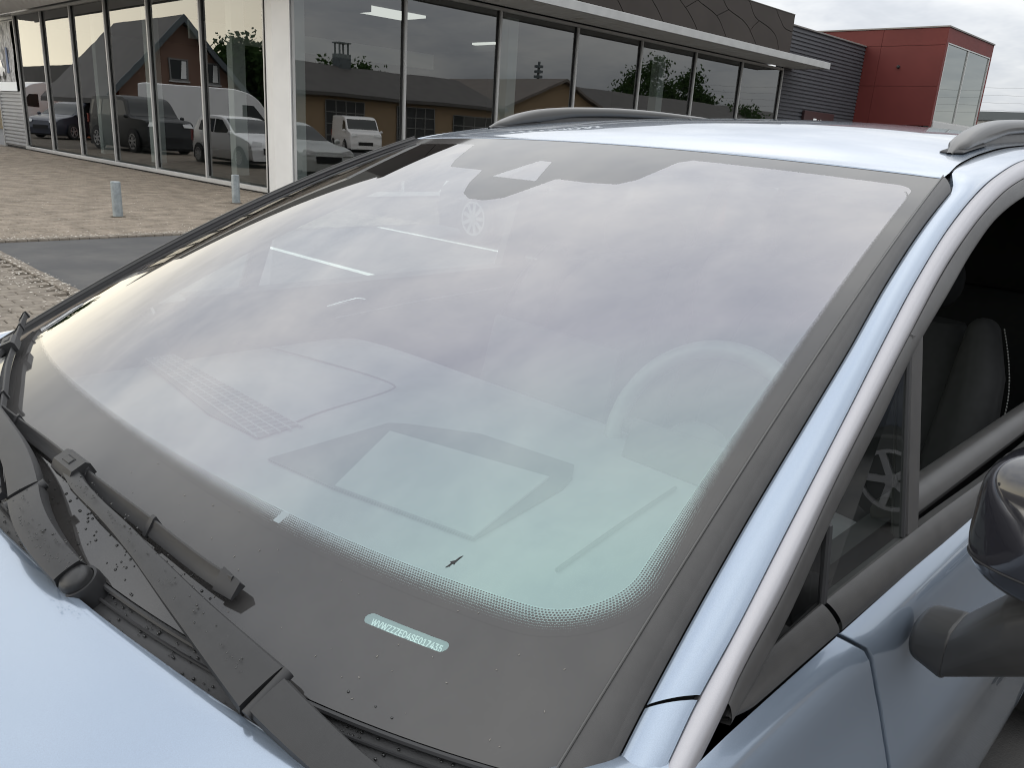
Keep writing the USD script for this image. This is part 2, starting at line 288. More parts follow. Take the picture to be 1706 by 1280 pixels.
def rows(rnd, n): return [rnd.random() for _ in range(n)]

# ================================================================== GROUND
KX = -9.05           # kerb line in front of the showroom
KY = 1.92            # edge of the nearer paving
def sheet(x0, x1, y0, y1, z, n=2): return grid(np.array([[[x, y, z] for y in np.linspace(y0, y1, n)] for x in np.linspace(x0, x1, n)]), flip=False)
def up_sheet(*a, **k):
    m = sheet(*a, **k)
    return m if m.face_normals[0][2] > 0 else trimesh.Trimesh(m.vertices, m.faces[:, ::-1], process=False)
tag(obj('ground', up_sheet(-600, 600, -600, 600, -0.05), 'asphalt'), kind='structure')
tag(obj('car_park_asphalt', up_sheet(KX, 60, -60, 120, -0.004), 'asphalt'), kind='structure')
pave = UsdGeom.Xform.Define(stage, '/World/showroom_paving'); tag(pave, kind='structure')
obj('sand_bed', up_sheet(-70, KX, -12, 8.25, -0.012), 'joint', pave)
obj('sand_bed', up_sheet(-13.4, KX, 8.25, 60, -0.012), 'joint', pave)
pave2 = UsdGeom.Xform.Define(stage, '/World/forecourt_paving'); tag(pave2, kind='structure')
obj('sand_bed', up_sheet(KX, -3.0, -12, KY, 0.0), 'joint', pave2)

def brick_mesh(cx, cy, l, w, z, rnd, rot):
    g = 0.004; a, b = l / 2 - g, w / 2 - g; c = 0.006
    tz = z + rnd.uniform(-.003, .003); tx, ty = rnd.uniform(-.012, .012), rnd.uniform(-.012, .012)
    base = np.array([[-a, -b], [a, -b], [a, b], [-a, b]])
    top = base * np.array([(a - c) / a, (b - c) / b])
    v = np.vstack([np.c_[base, np.full(4, -0.03)], np.c_[base, np.full(4, -c)], np.c_[top, top @ [tx, ty]]])
    v[:, 2] += tz
    if rot: v[:, :2] = np.c_[-v[:, 1], v[:, 0]]
    v[:, 0] += cx; v[:, 1] += cy
    f = [[8, 9, 10], [8, 10, 11]]
    for k in range(4):
        j = (k + 1) % 4
        for lo, hi in ((0, 4), (4, 8)): f += [[lo + k, lo + j, hi + j], [lo + k, hi + j, hi + k]]
    return trimesh.Trimesh(v, f, process=False)
def view_size(p):
    d = p - CAM; return d @ _fw
def in_view(p, m=60):
    d = p - CAM; zc = d @ _fw
    if zc < 0.3: return False
    u = 853 + 1333.66 * (d @ _rt) / zc; v = 640 + 1333.66 * (d @ _dn) / zc
    return -m < u < 1706 + m and -m < v < 1280 + m
def pavers(parent, x0, x1, y0, y1, z, mat, cap, seed, course_along_y=True):
    rnd = random.Random(seed); L, Wd = 0.21, 0.105
    cells = []
    nx = int((x1 - x0) / Wd); ny = int((y1 - y0) / L)
    for i in range(nx):
        for j in range(-1, ny + 1):
            cx = x1 - (i + .5) * Wd; cy = y1 - (j + .5) * L + (L / 2 if i % 2 else 0)
            if cy - L / 2 < y0 or cy + L / 2 > y1 + 1e-6: continue
            cells.append((cx, cy))
    vis = [c for c in cells if in_view(np.array([c[0], c[1], 0]))]
    vis.sort(key=lambda c: view_size(np.array([c[0], c[1], 0])))
    near = set(vis[:cap]); rest = []
    for c in cells:
        m = brick_mesh(c[0], c[1], L, Wd, z, rnd, True)
        if c in near: obj('paver', m, mat, parent)
        elif view_size(np.array([c[0], c[1], 0])) > 0.5 or True: rest.append(m)
    r = obj('pavers', cat(rest), mat, parent); tag(r, kind='stuff')
pavers(pave, -31.5, KX - 0.16, 0.4, 8.05, 0.012, 'paver', 290, 11)
pavers(pave2, KX + 0.16, -3.2, -3.5, KY - 0.12, 0.03, 'paver_grey', 290, 12)
# edge courses laid crosswise, with pale blossom debris gathered on them
def edge_course(name, parent, pts_fn, n, mat, seed):
    rnd = random.Random(seed)
    for k in range(n): obj('edge_stone', pts_fn(k, rnd), mat, parent)
edge_course('edge', pave, lambda k, r: brick_mesh(KX - 0.08, 0.5 + k * 0.107, 0.15, 0.105, 0.02, r, False), 70, 'paver_grey', 3)
edge_course('edge', pave2, lambda k, r: brick_mesh(KX + 0.3 + k * 0.107, KY - 0.055, 0.105, 0.105, 0.034, r, False), 56, 'paver_grey', 4)
def flakes(n, seed, fn, s0=0.004, s1=0.015):
    rnd = random.Random(seed); V = []; F = []
    for _ in range(n):
        x, y, z = fn(rnd); a = rnd.uniform(0, 6.28); s = rnd.uniform(s0, s1)
        k = len(V)
        for q in range(4): V.append([x + s * math.cos(a + q * 1.57) * (1 if q % 2 else .6), y + s * math.sin(a + q * 1.57) * (1 if q % 2 else .6), z + rnd.uniform(0, .006)])
        F += [[k, k + 1, k + 2], [k, k + 2, k + 3]]
    return trimesh.Trimesh(V, F, process=False)
def deb1(r):
    return (KX - 0.02 - abs(r.gauss(0, .13)), r.uniform(0.6, 7.5), 0.026)
def deb2(r):
    return (r.uniform(KX + .2, -4), KY - 0.02 - abs(r.gauss(0, .16)), 0.042)
def deb3(r):
    return (KX - r.random() ** 2 * 5, r.uniform(0.8, 7.8), 0.022)
def deb4(r):
    return (r.uniform(KX + .2, -3.5), KY - r.random() * 2.5, 0.042)
tag(obj('blossom_litter', cat([flakes(900, 1, deb1), flakes(700, 2, deb2), flakes(1100, 3, deb3, .004, .011), flakes(1100, 4, deb4, .004, .012)]), 'petal'), 'pale blossom litter scattered along the paving edges', 'litter', kind='stuff')
for k, y in enumerate((4.57, 7.08, 9.6, 12.1, 14.6)):
    tag(obj('parking_line', up_sheet(-9.0, -4.0, y - .05, y + .05, 0.0), 'road_paint'), kind='structure')

# ================================================================== SHOWROOM
YL, XR = 8.175, -13.284
ZT = 4.11
show = thing('showroom_building', 'glass-fronted showroom with white corner column, flat canopy and bronze parapet', 'showroom')
LM = [-30.08, -27.40, -24.86, -22.30, -19.64, -16.92, -14.20]
RM = [8.20] + [10.81 + 2.704 * k for k in range(7)]
# glazing of the left front (faces -y)
for a, b in zip(LM[:-1], LM[1:]):
    obj('window_pane', grid([[[a + .03, YL + .02, .16], [a + .03, YL + .02, ZT]], [[b - .03, YL + .02, .16], [b - .03, YL + .02, ZT]]]), 'shop_glass', show)
for k, x in enumerate(LM):
    f = obj('mullion', bevel_box(x - .028, x + .028, YL - .055, YL + .05, .12, ZT, .004), 'alu', show)
    obj('gasket', cat([bx(x + .0285, x + .052, YL - .005, YL + .04, .16, ZT), bx(x - .052, x - .0285, YL - .005, YL + .04, .16, ZT)]), 'gasket', f)
obj('sill', bevel_box(-30.14, -14.17, YL - .075, YL + .05, .03, .118, .006), 'alu', show)
obj('plinth', bx(-30.14, -13.2, YL - .03, YL + .06, -.02, .029), 'gasket', show)
obj('head_rail', bx(-30.14, -14.2, YL - .05, YL + .05, ZT + .002, ZT + .07), 'alu', show)
# glazing of the right front (faces +x)
for a, b in zip(RM[:-1], RM[1:]):
    obj('window_pane', grid([[[XR - .02, a + .03, .16], [XR - .02, a + .03, ZT]], [[XR - .02, b - .03, .16], [XR - .02, b - .03, ZT]]]), 'shop_glass', show)
for y in RM:
    f = obj('mullion', bevel_box(XR - .05, XR + .055, y - .03, y + .03, .12, ZT, .004), 'alu', show)
    obj('gasket', cat([bx(XR - .04, XR + .005, y + .0305, y + .055, .16, ZT), bx(XR - .04, XR + .005, y - .055, y - .0305, .16, ZT)]), 'gasket', f)
obj('sill', bevel_box(XR - .05, XR + .075, 8.23, 27.06, .03, .118, .006), 'alu', show)
obj('head_rail', bx(XR - .05, XR + .05, 8.2, 27.06, ZT + .002, ZT + .07), 'alu', show)
# corner column
col = prism(Polygon([(-14.14, 8.19), (-14.14, 8.13), (-13.72, 8.04), (-13.22, 8.12), (-13.26, 8.17), (-13.5, 8.6), (-14.1, 8.6)]), 4.1); col.apply_translation([0, 0, .02])
obj('corner_column', col, 'white_steel', show)
obj('column_joint', bx(-14.172, -14.14, YL - .06, YL - .02, .02, ZT), 'gasket', show)
# canopy: ribbed soffit, fascia
def ribbed(x0, x1, y0, y1, z, pitch, depth, along):
    n = int((x1 - x0 if along == 'y' else y1 - y0) / pitch); s = []
    prof = [(0, 0), (.35, 0), (.45, 1), (.9, 1)]
    P0 = []
    for k in range(n):
        for a, b in prof: P0.append(((k + a) * pitch, -b * depth))
    P0 = np.array(P0)
    if along == 'y': return grid([[[x0 + t, y0, z + h], [x0 + t, y1, z + h]] for t, h in P0])
    return grid([[[x0, y0 + t, z + h], [x1, y0 + t, z + h]] for t, h in P0])
FX, FY = -11.98, 6.9
obj('canopy_soffit', ribbed(XR, FX, FY + .05, 27.74, 4.235, .09, .012, 'x'), 'soffit', show)
obj('canopy_soffit', ribbed(-32.6, XR - .005, FY + .05, YL + .02, 4.235, .09, .012, 'x'), P('white_ribbed_soffit', (.80, .79, .77), .5), show)
obj('canopy_fascia', bevel_box(FX - .02, FX + .03, FY + .005, 27.77, 4.2, 4.4, .006), 'fascia', show)
obj('canopy_fascia', bevel_box(-32.6, FX - .021, FY - .03, FY + .02, 4.2, 4.4, .006), 'fascia', show)
obj('canopy_end', bevel_box(XR + .06, FX - .021, 27.745, 27.768, 4.205, 4.395, .003), 'fascia', show)
obj('canopy_deck', cat([bx(XR - .1, FX - .022, FY + .03, 27.74, 4.30, 4.37), bx(-32.6, XR - .101, FY + .03, YL, 4.30, 4.37)]), 'capping', show)
# parapet of bronze panels separated by S-shaped joints
PX = -13.15
def zy(pts): return PchipInterpolator(*zip(*[(z, y) for y, z in pts][::-1])) 
joints = [[(18.2, 5.87), (18.75, 5.35), (19.02, 5.13), (19.28, 4.96), (19.58, 4.71), (19.9, 4.38)],
          [(19.4, 5.87), (20.0, 5.5), (20.32, 5.32), (20.75, 5.11), (21.1, 4.88), (21.31, 4.71), (21.6, 4.38)],
          [(20.5, 5.87), (21.21, 5.45), (21.97, 5.28), (22.28, 5.19), (22.72, 4.89), (22.96, 4.68), (23.3, 4.38)],
          [(22.2, 5.87), (22.55, 5.65), (22.88, 5.45), (23.74, 5.28), (24.11, 5.15), (24.52, 4.89), (24.78, 4.69), (25.0, 4.38)],
          [(24.0, 5.87), (24.08, 5.81), (24.55, 5.44), (25.58, 5.24), (26.0, 5.07), (26.22, 4.84), (26.45, 4.38)],
          [(25.78, 5.87), (25.83, 5.81), (26.21, 5.55), (26.56, 5.37), (27.2, 5.32)]]
for k in range(1, 6): joints.append([(y - 1.75 * k - .05 * (k % 2), z) for y, z in joints[0]])
lines = []
for j in joints:
    j = sorted(j, key=lambda p: -p[1]); zz = [p[1] for p in j][::-1]; yy = [p[0] for p in j][::-1]
    f = PchipInterpolator(zz, yy); zs = np.linspace(zz[0], zz[-1], 26)
    lines.append(LineString([(float(f(z)), z) for z in zs]))
lines.append(LineString([(22.28, 5.19), (22.55, 5.3), (22.9, 5.44)]))
lines.append(LineString([(24.30, 5.02), (24.5, 5.2), (24.75, 5.36)]))
lines.append(LineString([(20.62, 5.18), (20.9, 5.32), (21.2, 5.46)]))
face = sbox(8.0, 4.38, 27.1, 5.86).difference(unary_union([l.buffer(.011) for l in lines]))
for g in (face.geoms if hasattr(face, 'geoms') else [face]):
    if g.area < .01: continue
    m = prism(g.simplify(.003), .03)
    obj('parapet_panel', place(m, [PX - .03, 0, 0], [0, 1, 0], [0, 0, 1], [1, 0, 0]), 'parapet', show)
obj('parapet_core', cat([bx(PX - .25, PX - .034, 8.05, 27.08, 4.32, 5.85), bx(-30, PX - .251, 8.2, 8.4, 4.32, 5.85)]), 'gasket', show)
obj('parapet_capping', bevel_box(PX - .28, PX + .01, 8.0, 27.11, 5.862, 5.885, .004), 'capping', show)
# sign lettering high on the parapet, just above the picture (the car roof mirrors it)
lt = meshkit.text_mesh('HYUNDAI', .46, .03, bold=True)
w = lt.bounds[1][0] - lt.bounds[0][0]; lt.apply_scale([3.7 / w, 1, 1])
sg = thing('fascia_lettering', 'white capital letters fixed to the bronze parapet above the canopy', 'sign letters')
obj('letters', place(lt, [PX + .012, 12.9, 5.08], [0, 1, 0], [0, 0, 1], [1, 0, 0]), 'white_print', sg)
# roof + interior
obj('flat_roof', cat([bx(-33, XR - .3, 8.5, 27.0, 4.30, 4.42)]), 'capping', show)
obj('ceiling', bx(-33, XR - .1, 8.3, 27.0, 4.12, 4.2), 'inner_ceiling', show)
obj('showroom_floor', bx(-33, XR - .06, 8.25, 27.0, -.02, .1), 'inner_floor', show)
obj('back_wall', cat([bx(-33, -20.5, 20.0, 20.1, .1, 4.12), bx(-20.6, -20.5, 20.1, 27, .1, 4.12), bx(-33, -32.9, 8.3, 20, .1, 4.12), bx(-20.5, -13.4, 26.95, 27.03, .1, 4.12)]), 'inner_dark', show)
for (x, y) in ((-14.0, 14.55), (-14.05, 20.9), (-18.2, 9.6), (-22.8, 9.5), (-27, 9.6), (-17.5, 18.0)):
    obj('inner_column', bx(x - .14, x + .14, y - .16, y + .16, .1, 4.12), 'inner_white', show)
for (x, y) in ((-16.3, 12.45), (-18.6, 18.9)):
    obj('ceiling_light', bx(x - .5, x + .5, y - .95, y + .95, 4.06, 4.118), 'lamp', show)
for k in range(3):
    obj('ceiling_beam', bx(-20.4, -15.0, 10.9 + 3.6 * k, 11.2 + 3.6 * k, 3.86, 4.11), 'inner_ceiling', show)
obj('wall_panel', bx(-20.49, -20.4, 9.5, 17.5, 3.3, 3.75), 'inner_white', show)
# dark corrugated end wall
def corr(x, y0, y1, z0, z1, pitch, depth, axis):
    n = int(round((z1 - z0) / pitch)); pts = []
    for k in range(n):
        for a, b in ((0, 0), (.30, 0), (.42, 1), (.88, 1)): pts.append((z0 + (k + a) * pitch, b * depth))
    pts.append((z1, 0))
    if axis == 'x': return grid([[[x + d, y0, z], [x + d, y1, z]] for z, d in pts])
    return grid([[[y0, x - d, z], [y1, x - d, z]] for z, d in pts])
obj('corrugated_wall', corr(XR - .03, 27.1, 33.52, .0, 5.57, .128, .035, 'x'), 'corr', show)
obj('wall_capping', bevel_box(XR - .2, XR + .03, 27.12, 33.53, 5.572, 5.62, .004), 'capping', show)
obj('wall_core', bx(XR - .3, XR - .06, 27.1, 33.5, 0, 5.56), 'gasket', show)
# light corrugated panel at the far left end
obj('louvre_panel', corr(YL - .0, -32.55, -30.16, .06, 1.86, .118, .04, 'y'), 'corr_light', show)
obj('louvre_panel', corr(YL - .0, -32.55, -30.16, 3.98, 4.22, .118, .04, 'y'), 'corr_light', show)
obj('end_panel', bx(-32.6, -30.16, YL + .01, YL + .2, 0, 4.2), 'gasket', show)
obj('edge_trim', bevel_box(-32.62, -32.56, YL - .06, YL + .2, 0, 4.2, .004), 'alu', show)

# banner with a blurred car picture
ban = thing('banner', 'grey printed banner with a crumpled cloth picture and white foot strip', 'banner')
MAT['banner'] = M('banner_print', {'g': ('geometry', {}), 'mp': ('mapping', {'scale': (1.6, 1, .8)}), 'n': ('noise_texture', {'scale': 2.2, 'detail': 3, 'distortion': 1.6}),
    'r': ('rgb_ramp', {'ramp': [(.3, (.05, .05, .055)), (.45, (.2, .2, .205)), (.56, (.5, .5, .5)), (.66, (.14, .14, .15)), (.75, (.62, .62, .62))]}), 'p': ('principled_bsdf', {'roughness': .5})},
    [('g.position', 'mp.vector'), ('mp.vector', 'n.vector'), ('n.fac', 'r.fac'), ('r.color', 'p.base_color')])
_bn = []
for i, x in enumerate(np.linspace(-32.5, -30.33, 24)):
    _bn.append([[x, YL - .075 - .012 * math.sin(i * 1.1 + j * .6), z] for j, z in enumerate(np.linspace(2.13, 3.97, 16))])
obj('printed_cloth', grid(_bn), 'banner', ban, smooth=True)
_r = random.Random(5)
obj('car_picture', cat([place(prism(Polygon([(0, 0), (.9, .02), (.95, .22), (.7, .30), (.55, .52), (.15, .52), (0, .25)]), .004), [-32.3, YL - .095, 2.3], [1, 0, 0], [0, 0, 1], [0, -1, 0])]), 'p_white', ban)
obj('car_picture_wheels', cat([place(trimesh.creation.cylinder(.13, .006, sections=18), [-32.3 + dx, YL - .101, 2.33], [1, 0, 0], [0, 0, 1], [0, -1, 0]) for dx in (.2, .75)]), 'gasket', ban)
obj('blue_band', place(prism(Polygon([(0, 0), (.28, 0), (.2, .8), (.04, .8)]), .004), [-31.15, YL - .095, 2.4], [1, 0, 0], [0, 0, 1], [0, -1, 0]), P('banner_blue', (.05, .09, .2), .5), ban)
obj('foot_strip', bx(-32.5, -30.33, YL - .082, YL - .07, 1.84, 2.125), 'white_print', ban)

# bollards
for (x, y, r, lab) in ((-10.96, 4.03, .066, 'galvanised steel bollard standing alone on open paving'), (-12.48, 6.57, .068, 'galvanised steel bollard in front of the showroom corner column')):
    b = thing('bollard', lab, 'bollard', (x, y, 0), group='bollards before the showroom')
    pr = np.array([[0, .0], [r, .0], [r, .485], [r - .004, .497], [r - .012, .5], [0, .501]])
    obj('post', trimesh.creation.revolve(pr, sections=28), 'galv', b, smooth=35)
    obj('foot_collar', trimesh.creation.revolve(np.array([[r, .0], [r + .035, .0], [r + .03, .022], [r, .026]]), sections=24), 'joint', b)

# ================================================================== RED BUILDING
red = thing('red_building', 'dark red panelled block with a tall two-pane window at its corner', 'building')
RX, RY = -10.34, 33.54
def panel(name, parent, mat, x0, x1, y0, y1, z0, z1): return obj(name, bevel_box(x0, x1, y0, y1, z0, z1, .004), mat, parent)
xs = [-17.0, -14.9, -12.70, -10.345]; zs = [2.72, 4.145, 5.59, 6.19]
for a, b in zip(xs[:-1], xs[1:]):
    for c, d in zip(zs[:-1], zs[1:]):
        panel('cladding_panel', red, 'red', a + .005, b - .005, RY, RY + .04, c + .005, d - .005)
obj('core', cat([bx(-17, RX - .05, RY + .042, 39.15, 2.74, 6.18)]), 'gasket', red)
panel('corner_trim', red, 'red', RX - .04, RX + .004, RY + .002, RY + .2, 2.7, 6.19)
panel('cladding_panel', red, 'red', RX - .04, RX, RY + .21, 39.2, 5.70, 6.19)
panel('cladding_panel', red, 'red', RX - .04, RX, 38.98, 39.2, 2.7, 5.695)
panel('roof_capping', red, 'capping', -17.05, RX + .03, RY - .03, 39.23, 6.195, 6.25)
for a, b in ((33.80, 36.17), (36.23, 38.93)):
    obj('window_pane', grid([[[RX - .03, a, 2.94], [RX - .03, a, 5.66]], [[RX - .03, b, 2.94], [RX - .03, b, 5.66]]]), 'mirror_pane', red)
obj('window_frame', cat([bx(RX - .045, RX + .01, 33.745, 33.80, 2.9, 5.69), bx(RX - .045, RX + .01, 38.93, 38.975, 2.9, 5.69), bx(RX - .045, RX + .01, 36.17, 36.23, 2.9, 5.65), bx(RX - .045, RX + .012, 33.80, 38.93, 5.651, 5.69), bx(RX - .045, RX + .012, 33.80, 38.93, 2.9, 2.94)]), 'alu', red)
obj('ledge', bevel_box(RX - .3, RX + .05, 33.74, 39.2, 2.66, 2.895, .01), 'pale_wall', red)
obj('lower_wall', bx(-16.9, RX - .1, RY + .1, 39.1, 0, 2.655), 'pale_wall', red)
_sp = trimesh.creation.revolve(np.array([[0, 0], [.06, 0], [.06, .05], [.045, .09], [0, .1]]), sections=20)
obj('wall_spotlight', place(_sp, [-11.9, RY, 4.84], [1, 0, 0], [0, 0, 1], [0, -1, 0]), 'gasket', red)

# dark wall sign at the foot of the corrugated wall
ws_ = thing('wall_sign', 'small dark sign board with white letters on the corrugated wall', 'sign')
obj('board', bevel_box(XR + .02, XR + .12, 28.96, 31.45, 2.25, 2.94, .006), P('sign_board', (.03, .014, .014), .4), ws_)
obj('lettering', cat([bx(XR + .121, XR + .128, 29.72 + d, 29.72 + d + w_, 2.34, 2.34 + h) for d, w_, h in ((0, .26, .36), (.42, .05, .33), (.6, .06, .35), (.72, .16, .3), (.95, .05, .33))]), 'white_print', ws_)

# far long shed at the right
shed = thing('grey_shed', 'long grey shed with dark roof edge beyond the red block', 'building')
obj('wall', bx(-40, -6.5, 60, 66, -.05, 4.3), 'pale_wall', shed)
obj('roof_edge', place(prism(Polygon([(0, 4.2), (32, 4.2), (32, 4.72), (0, 4.72)]), 6.6), [-40, 66.3, 0], [1, 0, 0], [0, 0, 1], [0, -1, 0]), 'barge', shed)
def wire(name, p0, p1, sag, r, lab):
    t = np.linspace(0, 1, 24); p = np.outer(1 - t, p0) + np.outer(t, p1); p[:, 2] -= sag * 4 * t * (1 - t)
    tag(obj(name, tube(p, r, 5), 'gasket'), lab, 'power line', 'overhead lines beyond the shed')
for k in range(4):
    wire('power_line', [-60, 120, 8.8 + .9 * k], [60, 118, 8.4 + .9 * k], 0.8, .011, ['lowest thin overhead line against pale sky', 'second lowest thin overhead line in pale sky', 'third lowest thin overhead line in pale sky', 'topmost thin overhead line against pale sky'][k])
fen = thing('board_fence', 'weathered upright board fence beyond the left end of the showroom', 'fence')
for k in range(46):
    obj('board', bx(-66 + .62 * k, -66 + .62 * k + .58, 14.0, 14.04, -.05, 1.78 + .04 * math.sin(k * 2.3)), 'wood', fen)

# ================================================================== THE BLUE CAR (x = driver side, y = rearwards, z up)
car = thing('blue_estate_car', 'pale blue metallic estate car filling the foreground, seen over its windscreen', 'car')
WB, WT, KXX, YB, BB, B4, ZB, CB, YT, BT, ZTP, CT, KZ = .7049, .5965, .0037, .1459, .1698, -.0631, 1.0087, .0269, 1.0563, .0591, 1.4264, .0174, .0317
def W(s, t, off=0.0):
    s = np.asarray(s, float); t = np.asarray(t, float)
    def raw(s, t):
        w = WB + (WT - WB) * t + KXX * 4 * t * (1 - t)
        yb = YB - BB * (1 - s * s) + B4 * s * s * (1 - s * s); zb = ZB + CB * (1 - s * s)
        yt = YT - BT * (1 - s * s); zt = ZTP + CT * (1 - s * s)
        return np.stack([w * s, yb + (yt - yb) * t, zb + (zt - zb) * t + KZ * 4 * t * (1 - t)], -1)
    p = raw(s, t)
    if np.any(off != 0.0):
        e = 1e-3
        n = np.cross(raw(s + e, t) - raw(s - e, t), raw(s, t + e) - raw(s, t - e)); n /= np.linalg.norm(n, axis=-1, keepdims=True)
        p = p + n * np.asarray(off)[..., None]
    return p
# enamel border: rounded rectangle of clear glass, camera window, number window
KA, KB = .68, 1.02                                     # local metres per s and t
def ab(pts): return [(s * KA, t * KB) for s, t in pts]
clear = Polygon(ab([(-.965, .117), (.965, .117), (.962, .952), (.645, .953), (-.645, .953), (-.962, .952)]))
rr = clear.buffer(-.055, join_style=1).buffer(.055, join_style=1, quad_segs=16)
top = Polygon(ab([(-.965, .6), (.965, .6), (.962, .952), (-.962, .952)])).intersection(clear).buffer(-.025).buffer(.025, quad_segs=12)
clear = unary_union([rr, top.intersection(Polygon(ab([(-1, .6), (1, .6), (1, 1), (-1, 1)])))])
hous = Polygon(ab([(-.52, .97), (-.39, .853), (-.33, .813), (-.17, .810), (-.115, .752), (-.06, .709), (-.005, .692), (.05, .694), (.09, .712), (.115, .765), (.13, .806), (.24, .806), (.32, .814), (.35, .842), (.37, .935), (.40, .955), (.42, .97)]))
hous = hous.buffer(-.008).buffer(.014).buffer(-.006)
clear = clear.difference(hous)
camw = Polygon(ab([(-.085, .788), (.083, .788), (.004, .879), (-.044, .880)])).buffer(-.002).buffer(.002)
va, vb = np.array([.742 * KA, .0635 * KB]), np.array([.832 * KA, .0627 * KB])
vinw = LineString([va, vb]).buffer(.0048, quad_segs=10)
tick = Polygon(ab([(.5205, .104), (.5285, .104), (.5275, .125), (.5195, .125)]))
full = Polygon(ab([(-1, -.008), (1, -.008), (1, .999), (-1, .999)]))
DOT = .0023; BAND = .027
ring = resample(np.array(rr.exterior.coords), 1500)
tg = np.gradient(ring, axis=0); tg /= np.linalg.norm(tg, axis=1, keepdims=True)
nr = np.c_[tg[:, 1], -tg[:, 0]]
if not rr.exterior.is_ccw: nr = -nr
rs, rt = ring[:, 0] / KA, ring[:, 1] / KB
bw_ = np.where(rt < .2, np.interp(rs, [-.97, -.5, .1, .6, .93, .97], [.18, .25, .45, .85, 1.0, .9]), np.where(rs > 0, np.interp(rt, [.2, .3, .5, .9], [.72, .5, .3, .12]), .15))
bw_ = np.convolve(np.r_[bw_[-40:], bw_, bw_[:40]], np.ones(41) / 41, 'same')[40:-40] * BAND
outer = Polygon(ring + nr * bw_[:, None]).buffer(0)
inner_ring = Polygon(ring)
solid = full.difference(outer.buffer(-.0004).union(clear)).union(hous.difference(clear)).difference(camw).difference(vinw).difference(tick)
solid = solid.union(full.intersection(Polygon(ab([(-1, .925), (1, .925), (1, 1), (-1, 1)]))).difference(clear).difference(camw))
def onto(poly, off, cell=.022):
    V = []; F = []
    x0, y0, x1, y1 = poly.bounds
    for gx in np.arange(x0, x1, cell):
        for gy in np.arange(y0, y1, cell):
            c = poly.intersection(sbox(gx, gy, gx + cell, gy + cell))
            for g in (c.geoms if hasattr(c, 'geoms') else [c]):
                if g.geom_type != 'Polygon' or g.area < 1e-8: continue
                v, f = trimesh.creation.triangulate_polygon(g, engine='earcut')
                F.append(np.asarray(f) + len(V)); V.extend(v.tolist())
    V = np.array(V); F = np.vstack(F)
    p = W(V[:, 0] / KA, V[:, 1] / KB, np.full(len(V), off))
    m = trimesh.Trimesh(p, F, process=False)
    n = m.face_normals[:, 2]
    F = F.copy(); F[n < 0] = F[n < 0][:, ::-1]
    m = trimesh.Trimesh(p, F, process=False); m.merge_vertices(digits_vertex=6)
    return m
obj('enamel_border', onto(solid, 0.0), 'frit', car, smooth=True)
lowcut = Polygon(ab([(-1.1, -.1), (1.1, -.1), (1.1, .929), (-1.1, .929)]))
obj('windscreen', onto(full.difference(solid).difference(outer.difference(inner_ring.buffer(.0004)).intersection(lowcut)), 0.0), 'coat', car, smooth=True)
sl = np.r_[0, np.cumsum(np.linalg.norm(np.diff(ring, axis=0), axis=1))]
keep = ring[:, 1] / KB < .93                              # the screen fades along the bottom and the sides
cols = 6
fr_ = np.linspace(0, 1.0, cols)
pts = ring[:, None] + nr[:, None] * (bw_[:, None, None] * fr_[None, :, None])
uv = np.stack([np.repeat(sl[:, None] / DOT, cols, 1), np.repeat(fr_[None] * 11.0, len(ring), 0)], -1)
start = int(np.argmax(~keep))
idx = np.roll(np.arange(len(ring)), -start); idx = idx[keep[idx]]
G = W(pts[idx, :, 0] / KA, pts[idx, :, 1] / KB, np.full((len(idx), cols), .00008))
dm_ = grid(G)
cut_ = (np.abs(rs[idx] - .5245) < .0048) & (rt[idx] < .2)
vcut = np.repeat(cut_, cols)
dm_ = trimesh.Trimesh(dm_.vertices, dm_.faces[~vcut[dm_.faces].any(1)], process=False)
obj('enamel_dot_screen', dm_, 'dots', car, smooth=True, uv=uv[idx].reshape(-1, 2))
k0 = np.nonzero(cut_)[0]; k0 = np.r_[k0[0] - 1, k0, k0[-1] + 1]
npts = pts[idx][k0]
obj('windscreen_notch', grid(W(npts[:, :4, 0] / KA, npts[:, :4, 1] / KB, np.full(npts[:, :4, 0].shape, .0001))), 'coat', car, smooth=True)
obj('notch_end', grid(W(npts[:, 3:, 0] / KA, npts[:, 3:, 1] / KB, np.full(npts[:, 3:, 0].shape, .0001))), 'frit', car, smooth=True)
_rd = random.Random(77)
_ds = [drop_flake for drop_flake in ()]
dust = []
for _ in range(60):
    s_, t_ = _rd.uniform(.15, .97), _rd.uniform(.0, .10); r_ = _rd.uniform(.0003, .0009)
    p_ = W(s_, t_, np.array(.0004)); a_ = _rd.uniform(0, 3.1)
    q_ = np.array([[math.cos(a_ + k * 1.57) * r_ * (1.8 if k % 2 else .7), math.sin(a_ + k * 1.57) * r_ * (1.8 if k % 2 else .7) * .9, math.sin(a_ + k * 1.57) * r_ * (1.8 if k % 2 else .7) * .42] for k in range(4)])
    dust.append(trimesh.Trimesh(p_ + q_, [[0, 1, 2], [0, 2, 3]], process=False))
tag(obj('dust_specks', cat(dust), P('dust', (.16, .15, .135), .9), car), kind='stuff')
